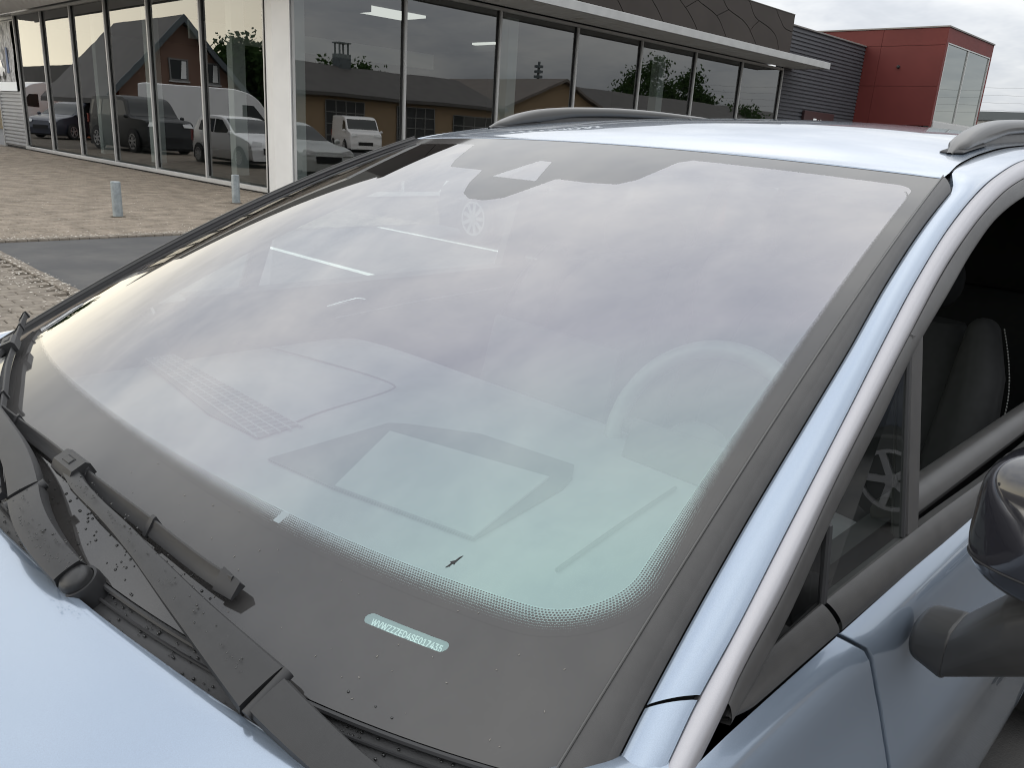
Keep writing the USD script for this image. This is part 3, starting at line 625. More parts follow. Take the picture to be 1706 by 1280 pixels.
# number plate strip behind its window
def frame_at(s, t, off):
    e = 1e-3; o = W(s, t, np.array(off)); ax = W(s + e, t) - W(s - e, t); ax /= np.linalg.norm(ax); n = np.cross(ax, W(s, t + e) - W(s, t - e)); n /= np.linalg.norm(n)
    return o, ax, np.cross(n, ax), n
o, ax, ay, az = frame_at(.787, .0631, -.0055)
L_ = np.linalg.norm(W(.832, .0627) - W(.742, .0635))
dirv = W(.832, .0627) - W(.742, .0635); dirv /= np.linalg.norm(dirv); ayv = np.cross(az, dirv)
vp = obj('number_strip', place(bx(-L_ / 2 - .012, L_ / 2 + .012, -.009, .009, -.002, 0), o, dirv, ayv, az), 'vin_plate', car)
tm = meshkit.text_mesh('WVWZZZED4SE017435', .0058, .0004, bold=True)
tw = tm.bounds[1][0] - tm.bounds[0][0]; tm.apply_scale([(L_ * 1.0) / tw, 1, 1]); tm.apply_translation([-tm.bounds.mean(0)[0], -tm.bounds.mean(0)[1], 0])
obj('number_characters', place(tm, o + az * .0002, dirv, ayv, az), 'white_print', vp)
# tiny printed gull on the clear glass
o, ax, ay, az = frame_at(.775, .132, .0003)
gull = Polygon([(-.0065, -.0062), (-.003, -.0045), (-.0012, -.0015), (.0005, -.0022), (.0012, -.0008), (.002, .001), (.0045, .0045), (.0068, .0078), (.0035, .0055), (.0008, .002), (-.0015, .0012), (-.0035, -.0002), (-.0025, -.0012), (-.0042, -.0035)])
gm = prism(gull, .0002)
obj('gull_print', place(gm, o, np.cross(np.cross(az, [.62, .55, -.2]), az) / np.linalg.norm(np.cross(np.cross(az, [.62, .55, -.2]), az)), np.cross(az, np.cross(np.cross(az, [.62, .55, -.2]), az) / np.linalg.norm(np.cross(np.cross(az, [.62, .55, -.2]), az))), az), 'seam', car)

# ---- side curves, driver side (mirrored for the other)
def C(*p): return np.array(p, float)
E = W(np.ones(60), np.linspace(-.10, 1.0, 60))
C2 = resample(C((.756, .06, .945), (.746, .12, .986), (.738, .171, 1.019), (.731, .212, 1.043), (.711, .358, 1.125), (.690, .529, 1.211), (.680, .607, 1.248), (.658, .744, 1.308), (.637, .896, 1.367), (.6245, 1.020, 1.411)), 700)
C3 = resample(C((.786, .06, .940), (.776, .13, .985), (.767, .194, 1.025), (.759, .241, 1.052), (.753, .299, 1.085), (.742, .377, 1.127), (.716, .552, 1.214), (.700, .651, 1.260), (.680, .776, 1.313), (.659, .934, 1.373), (.650, 1.036, 1.407), (.640, 1.15, 1.433), (.625, 1.367, 1.463), (.617, 1.65, 1.480), (.612, 2.2, 1.487), (.60, 3.1, 1.46), (.565, 3.9, 1.36)), 900)
C4 = resample(C((.786, .17, .995), (.780, .218, 1.022), (.776, .251, 1.042), (.770, .282, 1.059), (.763, .350, 1.096), (.743, .476, 1.161), (.728, .581, 1.212), (.711, .697, 1.264), (.685, .878, 1.336), (.673, 1.012, 1.384), (.661, 1.177, 1.423), (.650, 1.40, 1.448), (.642, 1.7, 1.462), (.638, 2.2, 1.468), (.628, 3.1, 1.44), (.60, 3.8, 1.35)), 800)
C5 = resample(C((.7785, .262, 1.030), (.770, .350, 1.074), (.750, .476, 1.139), (.735, .590, 1.194), (.718, .700, 1.243), (.703, .832, 1.297), (.688, .952, 1.342), (.678, 1.065, 1.378), (.671, 1.209, 1.405), (.662, 1.42, 1.426), (.655, 1.7, 1.438), (.652, 2.2, 1.443), (.645, 2.9, 1.42), (.655, 3.4, 1.30), (.70, 3.7, 1.12)), 150)
RI = resample(C((.6245, 1.020, 1.411), (.614, 1.052, 1.4245), (.600, 1.085, 1.4345), (.588, 1.16, 1.4475), (.578, 1.28, 1.464), (.572, 1.45, 1.481), (.567, 1.8, 1.497), (.563, 2.3, 1.505), (.553, 3.1, 1.485), (.52, 3.9, 1.385)), 120)
def arcpts(c, y0=None, y1=None, n=60):
    y = c[:, 1]; m = np.ones(len(y), bool)
    if y0 is not None: m &= y >= y0
    if y1 is not None: m &= y <= y1
    return resample(c[m], n)
def strip(A, B, bulge=.0025, lip=.006, gap=.0012, n=9, nrm=None):
    """A ribbon between two curves with a rounded crown and edges that roll inwards."""
    A = np.asarray(A); B = np.asarray(B); d = B - A; w = np.linalg.norm(d, axis=1, keepdims=True); u = d / w
    t = np.gradient(A, axis=0); t /= np.linalg.norm(t, axis=1, keepdims=True)
    nn = np.cross(t, u); nn /= np.linalg.norm(nn, axis=1, keepdims=True)
    if nn[:, 2].mean() < 0: nn = -nn
    A2 = A + u * gap; B2 = B - u * gap; rows_ = []
    r = np.minimum(.0013, w * .2)
    prof = [(0, -lip), (0, -r * 1.0), (r * .3, -r * .3), (r, 0)]
    R = []
    for a_, b_ in prof: R.append(A2 + u * a_ + nn * b_)
    for k in range(1, n):
        f = k / n; R.append(A2 + (B2 - A2) * f + nn * bulge * 4 * f * (1 - f))
    for a_, b_ in prof[::-1]: R.append(B2 - u * a_ + nn * b_)
    m = grid(np.stack(R, 1))
    return m
def both(name, m, mat, parent=car, smooth=40):
    a = obj(name, m, mat, parent, smooth=smooth); b = obj(name, mirror(m), mat, parent, smooth=smooth); return a, b
off = lambda c, dx=0, dy=0, dz=0: np.asarray(c) + np.array([dx, dy, dz])

# black trim between glass and pillar
n_ = 90
Ea = resample(E, n_); C2t = resample(C2, n_)
Ea2 = Ea + np.array([.006, -.0145, .005])
trim_m = strip(Ea2, C2t, bulge=.0030, lip=.006, gap=.0002, n=10)
MAT['bead'] = P('trim_bead', (.055, .054, .052), .4)
both('trim_bead', tube(Ea2 + np.array([.0006, 0, .0002]), .0011, 6), 'bead')
both('trim_inner_wall', grid(np.stack([Ea2 + np.array([-.0002, .0002, -.0035]), Ea + np.array([-.002, .001, .0]), Ea + np.array([-.004, .002, -.004])], 1)), 'seam')
both('windscreen_side_trim', trim_m, 'black_trim')
# painted pillar and cant rail
cut_y2, cut_y3 = .213, .2445
A_p = np.vstack([arcpts(C2, cut_y2 + .0016, None, 70), RI[2:]]); A_p = resample(A_p, 150)
B_p = arcpts(C3, cut_y3 + .0016, 3.9, 150)
# pair by y so that the sections stay square to the pillar
yy = np.linspace(0, 1, 150)
both('a_pillar_and_cant_rail', strip(A_p, B_p, bulge=.004, lip=.010, gap=.0007, n=12), 'paint')
fa = arcpts(C2, None, cut_y2, 30); fb = arcpts(C3, None, cut_y3, 30)
both('wing_tip', strip(fa, fb, bulge=.004, lip=.010, gap=.0007, n=10), 'paint')
# satin strip
both('satin_window_strip', strip(arcpts(C3, .19, 3.8, 150), arcpts(C4, None, 3.8, 150), bulge=.0055, lip=.012, gap=.0014, n=12), 'satin')
# black frame strip around the opening
both('window_frame_strip', strip(arcpts(C4, .262, 3.7, 150), C5, bulge=.0015, lip=.02, gap=.0006, n=8), 'black_trim')
# dark filler behind the gaps
inn = lambda c, d: c + np.array([-d * .5, 0, -d])
both('pillar_core', cat([grid(np.stack([inn(Ea, .011), inn(C2t, .011)], 1)), grid(np.stack([inn(A_p, .011), inn(B_p, .012)], 1)), grid(np.stack([inn(fa, .011), inn(fb, .012)], 1)),
      grid(np.stack([inn(arcpts(C3, .1, 3.8, 120), .012), inn(arcpts(C4, None, 3.8, 120), .014)], 1))]), 'seam')
# inner pillar trim seen through the glass
both('inner_pillar_trim', grid(np.stack([Ea + np.array([-.02, .02, -.012]), Ea + np.array([-.035, .06, -.03]), C2t + np.array([-.03, .09, -.05])], 1)), 'interior', smooth=True)

# ---- roof
FR = W(np.linspace(-1, 1, 61), np.ones(61))
def zedge(y): return ZTP + .24 * .33 * (1 - np.exp(-np.maximum(y - YT, 0) / .33))
rear_fall = PchipInterpolator([0, 2.3, 3.1, 3.9], [0, 0, -.018, -.11])
R_ = []
for v in np.r_[np.linspace(0, .25, 26)[:-1], np.linspace(.25, 1, 30)]:
    row = []
    for k, s in enumerate(np.linspace(-1, 1, 61)):
        p0 = FR[k]; y = p0[1] + .004 + (3.88 - p0[1]) * v
        xm = float(np.interp(y, RI[:, 1], RI[:, 0])) - .0035 if y > 1.1 else .5975
        xm = float(np.interp(y, [1.05, 1.085, 1.16, 1.28, 1.45, 1.8, 2.3, 3.1, 3.9], [.5985, .5965, .5845, .5745, .5685, .5635, .5595, .5495, .5165]))
        ze = float(np.interp(y, RI[:, 1], RI[:, 2])) if y > 1.16 else zedge(y)
        cr = CT + (.034 - CT) * min(1, max(0, (y - 1.0) / .9))
        crown = cr * (1 - abs(s) ** 2.2)
        z = ze * 1.0 + crown + .0012
        if y < YT: z = p0[2] + .0012 + (y - p0[1]) * .25 if v == 0 else z - (YT - y) * .24
        row.append([xm * s, y, z])
    R_.append(row)
R_ = np.array(R_)
lip_row = R_[0] + np.array([0, .0005, -.009]); edge_row = R_[0] + np.array([0, -.0012, -.0022])
roof_m = grid(np.concatenate([lip_row[None], edge_row[None], R_], 0))
obj('roof_panel', roof_m, 'paint', car, smooth=50)
obj('roof_front_seal', tube(W(np.linspace(-1, 1, 60), np.full(60, 1.0015), np.full(60, -.003)), .0035, 6), 'rubber', car)
obj('headliner', grid(np.array([[[x * .92, y, z - .045] for x, y, z in row] for row in R_[::4]])), 'headliner', car, smooth=True)
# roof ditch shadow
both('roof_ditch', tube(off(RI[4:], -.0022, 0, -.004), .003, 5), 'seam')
# rails
def rail():
    py = np.array([1.235, 1.25, 1.285, 1.34, 1.42, 1.55, 1.75, 2.1, 2.6, 3.0, 3.2, 3.3, 3.36])
    zb = np.interp(py, RI[:, 1], RI[:, 2])
    h = np.array([.003, .010, .020, .031, .038, .042, .043, .036, .030, .027, .022, .012, .003])
    und = np.array([-.002, -.002, -.002, -.001, .003, .014, .017, .017, .016, .010, .0, -.002, -.002])
    f = np.linspace(py[0], py[-1], 90)
    zb = PchipInterpolator(py, zb)(f); h = PchipInterpolator(py, h)(f); u = PchipInterpolator(py, und)(f)
    xc = np.interp(f, RI[:, 1], RI[:, 0]) - .036
    wd = .017 * np.clip((f - py[0]) / .05, .25, 1) * np.clip((py[-1] - f) / .05, .25, 1)
    a = np.linspace(0, 2 * np.pi, 21); ring_ = []
    for k in range(len(f)):
        c = (h[k] + u[k]) / 2; hh = (h[k] - u[k]) / 2
        ca, sa = np.cos(a), np.sin(a)
        ring_.append(np.c_[xc[k] + wd[k] * np.sign(ca) * np.abs(ca) ** .7, np.full(21, f[k]), zb[k] + .004 + c + hh * np.sign(sa) * np.abs(sa) ** .8])
    return grid(np.array(ring_))
ra = rail()
both('roof_rail', ra, 'rail', smooth=50)
_fy = np.linspace(1.36, 3.25, 40)
both('rail_infill', tube(np.c_[np.interp(_fy, RI[:, 1], RI[:, 0]) - .037, _fy, np.interp(_fy, RI[:, 1], RI[:, 2]) + .006], [.004] + [.0125] * 38 + [.004], 10, squash=1.6), 'black_trim')
_fy = np.linspace(1.24, 1.40, 20)
both('rail_gasket', tube(np.c_[np.interp(_fy, RI[:, 1], RI[:, 0]) - .036, _fy, np.interp(_fy, RI[:, 1], RI[:, 2]) + .006], [.004] + [.0185] * 18 + [.004], 10, squash=.22), 'rubber')

# ---- bonnet
HX = np.array([0, .106, .2, .31, .40, .50, .56, .62, .66]); HY = np.array([-.064, -.058, -.050, -.037, -.022, -.002, .014, .035, .052])
hy = PchipInterpolator(HX, HY)
def zbon(x, d): return 1.031 - .020 * (abs(x) / .64) ** 2 - .105 * d - .085 * d * d
rowsB = []
for d in np.r_[0, .004, .01, np.linspace(.02, 1.15, 40)]:
    rowsB.append([[x, float(hy(min(abs(x), .66))) - d, zbon(x, d) - (.0028 if d == 0 else .0006 if d == .004 else 0)] for x in np.linspace(-.645, .645, 61)])
rowsB = np.array(rowsB)
under = rowsB[:1] + np.array([0, -.003, -.016])
obj('bonnet', grid(np.concatenate([under, rowsB], 0)), 'paint', car, smooth=50)
under_m = grid(np.array([rowsB[2] + [0, -.03, -.03], rowsB[-1] + [0, 0, -.05]]))
obj('bonnet_underside', under_m, 'seam', car)

# ---- body side: lofted sections
def side_prof(y):
    d = max(0.0, .25 - y)
    drop = .06 * d + .10 * d * d
    base = [(.779, 1.0255), (.7845, 1.0225), (.790, 1.0175), (.7955, 1.0095), (.7995, .998), (.8025, .983), (.8055, .965), (.810, .94), (.817, .91), (.826, .875), (.8335, .84), (.836, .80), (.834, .76), (.829, .71), (.822, .63), (.817, .52), (.812, .42), (.798, .345), (.765, .31), (.70, .29)]
    b = np.array(base)
    top = 1.0255 - .012 * np.clip((y - .3) / 1.2, 0, 1)
    z = b[:, 1] - drop * np.clip((b[:, 1] - .5) / .5, 0, 1)
    z = z + (top - 1.0255) * np.clip((b[:, 1] - .85) / .17, 0, 1)
    x = b[:, 0].copy()
    if y > 2.6: x -= .05 * ((y - 2.6) / 1.3) ** 2
    if y < -.4: x -= .10 * ((-.4 - y) / .75) ** 2
    return np.c_[x, np.full(len(x), y), z]
fine = PchipInterpolator
def densify(p, n=60):
    return resample(p, n)
def cut_y(z): return np.interp(z, [.30, .70, .85, .93, 1.0, 1.03], [.60, .565, .535, .520, .492, .447])
def side_patch(y0, y1, n=40, m=60, left=None, right=None):
    out = []
    base = [densify(side_prof(y), m) for y in np.linspace(-1.1, 3.9, 101)]
    base = np.array(base); ys = np.linspace(-1.1, 3.9, 101)
    I = [PchipInterpolator(ys, base[:, k]) for k in range(m)]
    zref = densify(side_prof(.5), m)[:, 2]
    for f in np.linspace(0, 1, n):
        col = []
        for k in range(m):
            a = left(zref[k]) if left else y0; b = right(zref[k]) if right else y1
            col.append(I[k](a + (b - a) * f))
        out.append(col)
    out = np.array(out)
    # rolled shut-line edges
    def roll(c, s): return [c + np.array([-.0125, s * .0, -.003]), c + np.array([-.0022, s * .0004, 0]), c + np.array([-.0005, s * .0018, 0])]
    return grid(np.concatenate([np.array(roll(out[0], 1)), out[1:-1] if False else np.concatenate([out[:1] + np.array([0, .0035, 0]), out[1:-1], out[-1:] - np.array([0, .0035, 0])]), np.array(roll(out[-1], -1))[::-1]]))
both('front_wing', side_patch(-1.1, 0, right=lambda z: cut_y(z) - .0022), 'paint', smooth=45)
both('front_door', side_patch(0, 1.53, left=lambda z: cut_y(z) + .0022), 'paint', smooth=45)
both('rear_door', side_patch(1.535, 2.62), 'paint', smooth=45)
both('rear_wing', side_patch(2.625, 3.9), 'paint', smooth=45)
both('shut_line_filler', grid(np.array([[[p[0] - .013, cut_y(p[2]) - .02, p[2]], [p[0] - .013, cut_y(p[2]) + .02, p[2]]] for p in densify(side_prof(.5), 60)])), 'seam')
# wing top between bonnet and side
wt = []
for y in np.linspace(-1.1, .20, 40):
    p1 = side_prof(y)[0]; d = float(hy(.645)) - y
    zh = zbon(.645, max(d, 0)) if d > 0 else zbon(.645, 0)
    xi = .650 if y < .05 else .650 + (.735 - .650) * (y - .05) / .15
    p0 = np.array([xi, y, min(zh, p1[2] + .012) if y < .05 else p1[2] - .004])
    wt.append([p0 + [0, 0, -.012], p0 + [.0008, 0, -.001], p0 * .7 + p1 * .3 + [0, 0, .007], p0 * .35 + p1 * .65 + [0, 0, .006], p1 + [0, 0, 0]])
both('wing_top', grid(np.array(wt)), 'paint', smooth=50)
# belt mouldings
bt_top = resample(C((.7735, .262, 1.0375), (.7665, .306, 1.0525), (.7645, .372, 1.0560), (.764, .4425, 1.0565)), 30)
bt_bot = resample(C((.7755, .262, 1.0335), (.7800, .30, 1.0300), (.7800, .38, 1.0285), (.7800, .4575, 1.0265)), 30)
both('belt_moulding_front', strip(bt_top, bt_bot, bulge=.003, lip=.012, gap=.0005, n=8), 'black_trim')
b2t = resample(C((.764, .449, 1.0565), (.7655, .69, 1.0545), (.768, 1.03, 1.045), (.768, 1.8, 1.043), (.76, 2.9, 1.055), (.72, 3.7, 1.09)), 70)
b2b = resample(C((.7800, .464, 1.0262), (.7805, .648, 1.0225), (.7815, .865, 1.0165), (.7805, 1.8, 1.014), (.772, 2.9, 1.02), (.735, 3.7, 1.05)), 70)
both('belt_moulding', strip(b2t, b2b, bulge=.004, lip=.012, gap=.0005, n=8), 'black_trim')
# quarter light: frame bars, panes, divider
def bar(p0, p1, w, d, round_=.002):
    p0 = np.array(p0, float); p1 = np.array(p1, float); t = p1 - p0; L = np.linalg.norm(t); t /= L
    n = np.cross(t, [0, 1, 0]); n /= np.linalg.norm(n)
    if n[0] < 0: n = -n
    u = np.cross(n, t)
    return place(bevel_box(0, L, -w / 2, w / 2, -d, 0, round_), p0, t, u, n)
both('quarter_light_divider', bar([.7660, .672, 1.050], [.7125, .7185, 1.264], .036, .018), 'black_trim', smooth=False)
both('divider_seal', bar([.7645, .650, 1.052], [.7165, .694, 1.246], .007, .012), 'rubber', smooth=False)
both('door_frame_front', bar([.7655, .447, 1.052], [.7530, .458, 1.128], .010, .014), 'rubber', smooth=False)
pq = C((.7625, .452, 1.050), (.7625, .655, 1.048), (.7155, .690, 1.238), (.752, .452, 1.122))
both('quarter_light_pane', trimesh.Trimesh(pq, [[0, 1, 2], [0, 2, 3]], process=False), 'door_glass', smooth=False)
pf = C((.7680, .285, 1.036), (.7625, .442, 1.050), (.7520, .442, 1.117), (.7690, .300, 1.046))
both('front_triangle_pane', trimesh.Trimesh(pf, [[0, 1, 2], [0, 2, 3]], process=False), 'dark_glass', smooth=False)
# passenger windows closed; driver's front window wound down
def side_glass(y0, y1, sgn):
    t = resample(arcpts(C5, y0, y1, 30), 30); b = resample(arcpts(b2t, y0 - .03, y1, 30), 30)
    g = grid(np.stack([b + [-.004, 0, 0], (b + t) / 2 + [.002, 0, 0], t + [-.006, 0, 0]], 1))
    return g if sgn > 0 else mirror(g)
obj('passenger_window', side_glass(.715, 1.49, -1), 'door_glass', car, smooth=True)
for sg_ in (1, -1):
    obj('rear_side_window', side_glass(1.57, 2.62, sg_), 'dark_glass', car, smooth=True)
    obj('rear_quarter_window', side_glass(2.68, 3.1, sg_), 'dark_glass', car, smooth=True)
    obj('door_pillar', side_glass(2.585, 2.715, sg_), 'black_trim', car, smooth=True)
    obj('rear_pillar', side_glass(3.08, 3.72, sg_), 'paint', car, smooth=True)
    obj('rear_pillar_trim', bx(sg_ * .60, sg_ * .615, 3.0, 3.5, .9, 1.42), 'interior', car)
def bpillar(): 
    a = C5[np.argmin(abs(C5[:, 1] - 1.55))]; b = b2t[np.argmin(abs(b2t[:, 1] - 1.53))]
    return bar(b + [-.002, 0, -.01], a + [-.002, 0, .01], .10, .03)
both('b_pillar', bpillar(), 'black_trim', smooth=False)
# tail
tail = []
for y, zt_, zb_, wx in ((3.88, 1.36, .40, .56), (3.98, 1.12, .40, .70), (4.02, .95, .38, .74), (4.04, .6, .34, .74), (3.98, .32, .31, .70)):
    tail.append([[wx * s, y - .05 * s * s, zt_] for s in np.linspace(-1, 1, 21)])
obj('rear_window', grid(np.array([[[.52 * s, 3.60 - .05 * s * s, 1.43], [.56 * s, 3.88 - .05 * s * s, 1.20]] for s in np.linspace(-1, 1, 11)])), 'dark_glass', car, smooth=True)
obj('parcel_blind', cat([bx(-.60, .60, 3.30, 3.32, .33, 1.40), bx(-.62, .62, 2.5, 3.3, .98, 1.0)]), 'interior', car)
obj('tailgate', grid(np.array(tail)), 'paint', car, smooth=60)
fr = []
for y, zz, wx in ((-1.10, .80, .62), (-1.22, .72, .62), (-1.27, .55, .66), (-1.26, .35, .70), (-1.15, .24, .68)):
    fr.append([[wx * s, y + .22 * s * s, zz - .02 * s * s] for s in np.linspace(-1, 1, 21)])
obj('front_bumper', grid(np.array(fr)), 'paint', car, smooth=60)
obj('underbody', bx(-.74, .74, -1.0, 3.9, .2, .30), 'seam', car)
def wheel(parent, x, y, r, w, side, spokes=5, mat='alloy'):
    c = trimesh.creation.revolve(np.array([[r * .66, -w / 2], [r * .93, -w / 2], [r, -w / 2 + .02], [r, w / 2 - .02], [r * .93, w / 2], [r * .66, w / 2], [r * .66, -w / 2]]), sections=32)
    A_ = ([0, 1, 0], [0, 0, 1], [1, 0, 0])
    t = obj('tyre', place(c, [x, y, r], *A_), 'tyre', parent, smooth=40)
    sp = [trimesh.creation.revolve(np.array([[r * .60, -.015], [r * .68, -.015], [r * .68, .015], [r * .60, .015], [r * .60, -.015]]), sections=32), trimesh.creation.cylinder(r * .14, .03, sections=16)]
    for k in range(spokes):
        b = trimesh.creation.box([r * .55, r * .13, .022]); b.apply_translation([r * .36, 0, 0]); b.apply_transform(trimesh.transformations.rotation_matrix(2 * math.pi * k / spokes, [0, 0, 1])); sp.append(b)
    obj('rim', place(cat(sp), [x + side * (w / 2 - .012), y, r], *A_), mat, parent, smooth=30)
    obj('wheel_well', place(trimesh.creation.cylinder(r * .66, w * .5, sections=24), [x - side * .02, y, r], *A_), 'seam', parent)
for sd in (1, -1):
    for y in (-.55, 2.25): wheel(car, sd * .735, y, .335, .22, sd)

# ---- cowl and wipers
cw = []
for t, o_ in ((-.004, -.0075), (-.03, -.007), (-.06, -.0085), (-.10, -.012), (-.15, -.022), (-.2, -.045)):
    cw.append(W(np.linspace(-1.02, 1.02, 81), np.full(81, t), np.full(81, o_)))
obj('cowl_panel', grid(np.array(cw)), 'cowl', car, smooth=True)
ss = np.linspace(-.995, .995, 90)
obj('cowl_seal', cat([tube(W(ss, np.full(90, -.011), np.full(90, -.0005)), .0026, 7), tube(W(ss, np.full(90, -.020), np.full(90, -.0035)), .0016, 6)]), 'rubber', car)
def ribbon_bar(center, width, height, up, round_top=True, n=9):
    """Bar with a domed top along a 3D centre line."""
    p = np.asarray(center, float); m = len(p)
    w = np.broadcast_to(np.asarray(width, float), (m,)); h = np.broadcast_to(np.asarray(height, float), (m,))
    t = np.gradient(p, axis=0); t /= np.linalg.norm(t, axis=1, keepdims=True)
    u = np.broadcast_to(np.asarray(up, float), (m, 3)); s = np.cross(t, u); s /= np.linalg.norm(s, axis=1, keepdims=True); u = np.cross(s, t)
    prof = [(-1, -1.0), (-1, -.1), (-.9, .45)] + [(math.cos(math.pi - a) * .93, .72 + .2 * math.sin(a)) for a in np.linspace(.3, math.pi - .3, n)] + [(.9, .45), (1, -.1), (1, -1.0)]
    R = np.array([[p[k] + s[k] * w[k] / 2 * a + u[k] * h[k] / 2 * b for a, b in prof] for k in range(m)])
    ends = []
    for k in (0, -1): ends.append(trimesh.Trimesh(R[k], [[0, j, j + 1] for j in range(1, len(prof) - 1)], process=False))
    return cat([grid(R)] + ends)
UPN = np.array([0.02, -.44, .90])
def wiper(name, arm, arm_w, arm_h, hinge, brk, blade, adapter_i, piv):
    wp = UsdGeom.Xform.Define(stage, numbered(car.GetPath().pathString + '/' + name))
    wp = wp.GetPrim()
    obj('arm', ribbon_bar(resample(arm, 30), np.interp(np.linspace(0, 1, 30), np.linspace(0, 1, len(arm_w)), arm_w), np.interp(np.linspace(0, 1, 30), np.linspace(0, 1, len(arm_h)), arm_h), UPN), 'wiper', wp, smooth=35)
    obj('knuckle', ribbon_bar(resample(brk, 12), np.linspace(.036, .030, 12), np.linspace(.016, .022, 12), UPN), 'wiper', wp, smooth=35)
    h0 = np.array(hinge); sd = np.cross(np.array(brk[-1]) - np.array(brk[0]), UPN); sd /= np.linalg.norm(sd)
    obj('hinge_pin', tube([h0 - sd * .021, h0 + sd * .021], .0055, 12), 'rubber', wp, smooth=40)
    if piv is not None:
        c = trimesh.creation.revolve(np.array([[0, .015], [.006, .0147], [.012, .0125], [.0150, .008], [.0155, -.02], [0, -.02]]), sections=28)
        obj('pivot_cap', place(c, piv, [1, 0, 0], np.cross(UPN, [1, 0, 0]), UPN), 'wiper', wp, smooth=40)
        c = trimesh.creation.revolve(np.array([[.0160, .004], [.0185, .004], [.0195, -.002], [.0195, -.03], [.0160, -.03]]), sections=28)
        obj('pivot_ring', place(c, piv, [1, 0, 0], np.cross(UPN, [1, 0, 0]), UPN), 'rubber', wp, smooth=40)
    bl = resample(blade, 60)
    # aero blade: spoiler profile with rubber lip
    t = np.gradient(bl, axis=0); t /= np.linalg.norm(t, axis=1, keepdims=True); s = np.cross(t, UPN); s /= np.linalg.norm(s, axis=1, keepdims=True); u = np.cross(s, t)
    if s[:, 1].mean() > 0: s = -s                    # s points towards the bonnet
    prof = [(.0085, -.004), (.0085, -.0015), (.004, .0008), (-.001, .0035), (-.006, .0085), (-.0075, .0088), (-.0085, .0075), (-.0085, -.003), (-.002, -.0045), (.0085, -.004)]
    prof = [(a * .84, b * .84) for a, b in prof]
    R = np.array([[bl[k] + s[k] * a + u[k] * b for a, b in prof] for k in range(60)])
    e = [trimesh.Trimesh(np.vstack([R[k], R[k].mean(0)]), [[j, j + 1, len(prof)] for j in range(len(prof) - 1)], process=False) for k in (0, -1)]
    obj('blade', cat([grid(R)] + e), 'wiper', wp, smooth=30)
    obj('rubber_lip', grid(np.array([[bl[k] + u[k] * -.004 + s[k] * .001, bl[k] + u[k] * -.0125 + s[k] * .0035, bl[k] + u[k] * -.0125 + s[k] * .0043, bl[k] + u[k] * -.004 + s[k] * .002] for k in range(60)])), 'rubber', wp)
    for q_ in ((0, -1) if name == 'driver_wiper' else (0, -1)):
        d = t[q_] * (-1 if q_ == 0 else 1)
        obj('end_cap', hull([bl[q_] - d * .014 + s[q_] * a + u[q_] * b for a, b in ((.0098, -.0052), (.0098, -.0012), (-.004, .0085), (-.0092, .0092), (-.0098, -.0045))] + [bl[q_] + d * .008 + s[q_] * a + u[q_] * b for a, b in ((.0085, -.0055), (.0085, -.003), (-.006, .004), (-.0085, -.005))]), 'rubber', wp, smooth=30)
    for f_ in (.18, .36, .66, .84):
        k = int(f_ * 59)
        obj('blade_clip', hull([bl[k] + t[k] * c_ + s[k] * a + u[k] * b for c_ in (-.003, .003) for a, b in ((.0094, -.0048), (.0094, -.0012), (-.0055, .0092), (-.0092, .0096), (-.0093, -.0042))]), 'rubber', wp)
    c = bl[adapter_i]; tt = t[adapter_i]
    pts = [c + tt * a + s[adapter_i] * b + u[adapter_i] * d for a in (-.024, .026) for b, d in ((-.0125, -.002), (-.0125, .011), (-.009, .0155), (.007, .0155), (.0145, .009), (.0145, -.002))]
    ad = obj('adapter', hull(pts), 'wiper', wp, smooth=25)
    obj('adapter_button', place(bevel_box(-.008, .008, -.0035, .0035, 0, .0012, .0006), c + u[adapter_i] * .0155 - s[adapter_i] * .001, tt, s[adapter_i], u[adapter_i]), 'wiper', ad)
    obj('adapter_groove', place(cat([bx(-.0092, .0092, -.0048, -.0040, 0, .0004), bx(.0086, .0092, -.0040, .0040, 0, .0004), bx(-.0092, -.0086, -.0040, .0040, 0, .0004)]), c + u[adapter_i] * .0156 - s[adapter_i] * .001, tt, s[adapter_i], u[adapter_i]), 'seam', ad)
    return wp
wiper('driver_wiper', [(.118, .012, 1.077), (.168, .007, 1.0735), (.262, .009, 1.068), (.385, .011, 1.053), (.515, .0185, 1.031)], [.0165, .0140, .0190, .0300, .0450], [.009, .010, .012, .014, .016],
      (.523, .018, 1.033), [(.528, .0165, 1.033), (.60, .028, 1.016), (.66, .045, 1.0)], [(-.357, .016, 1.0495), (-.155, .012, 1.066), (.04, .017, 1.072), (.114, .0195, 1.0725), (.263, .0305, 1.0685), (.373, .0415, 1.061), (.406, .0475, 1.0585)], 36, None)
wiper('passenger_wiper', [(-.40, .076, 1.082), (-.247, .012, 1.079), (-.057, -.010, 1.077), (.031, -.0175, 1.0715), (.114, -.0315, 1.062)], [.014, .016, .022, .030, .0345], [.009, .010, .012, .014, .016],
      (.119, -.0325, 1.062), [(.122, -.0335, 1.0615), (.20, -.043, 1.050), (.262, -.0375, 1.036)], [(-.655, .176, 1.0745), (-.443, .104, 1.0795), (-.317, .061, 1.078), (-.199, .025, 1.070), (-.06, -.018, 1.058), (.06, -.046, 1.045)], 20, (.270, -.0335, 1.029))
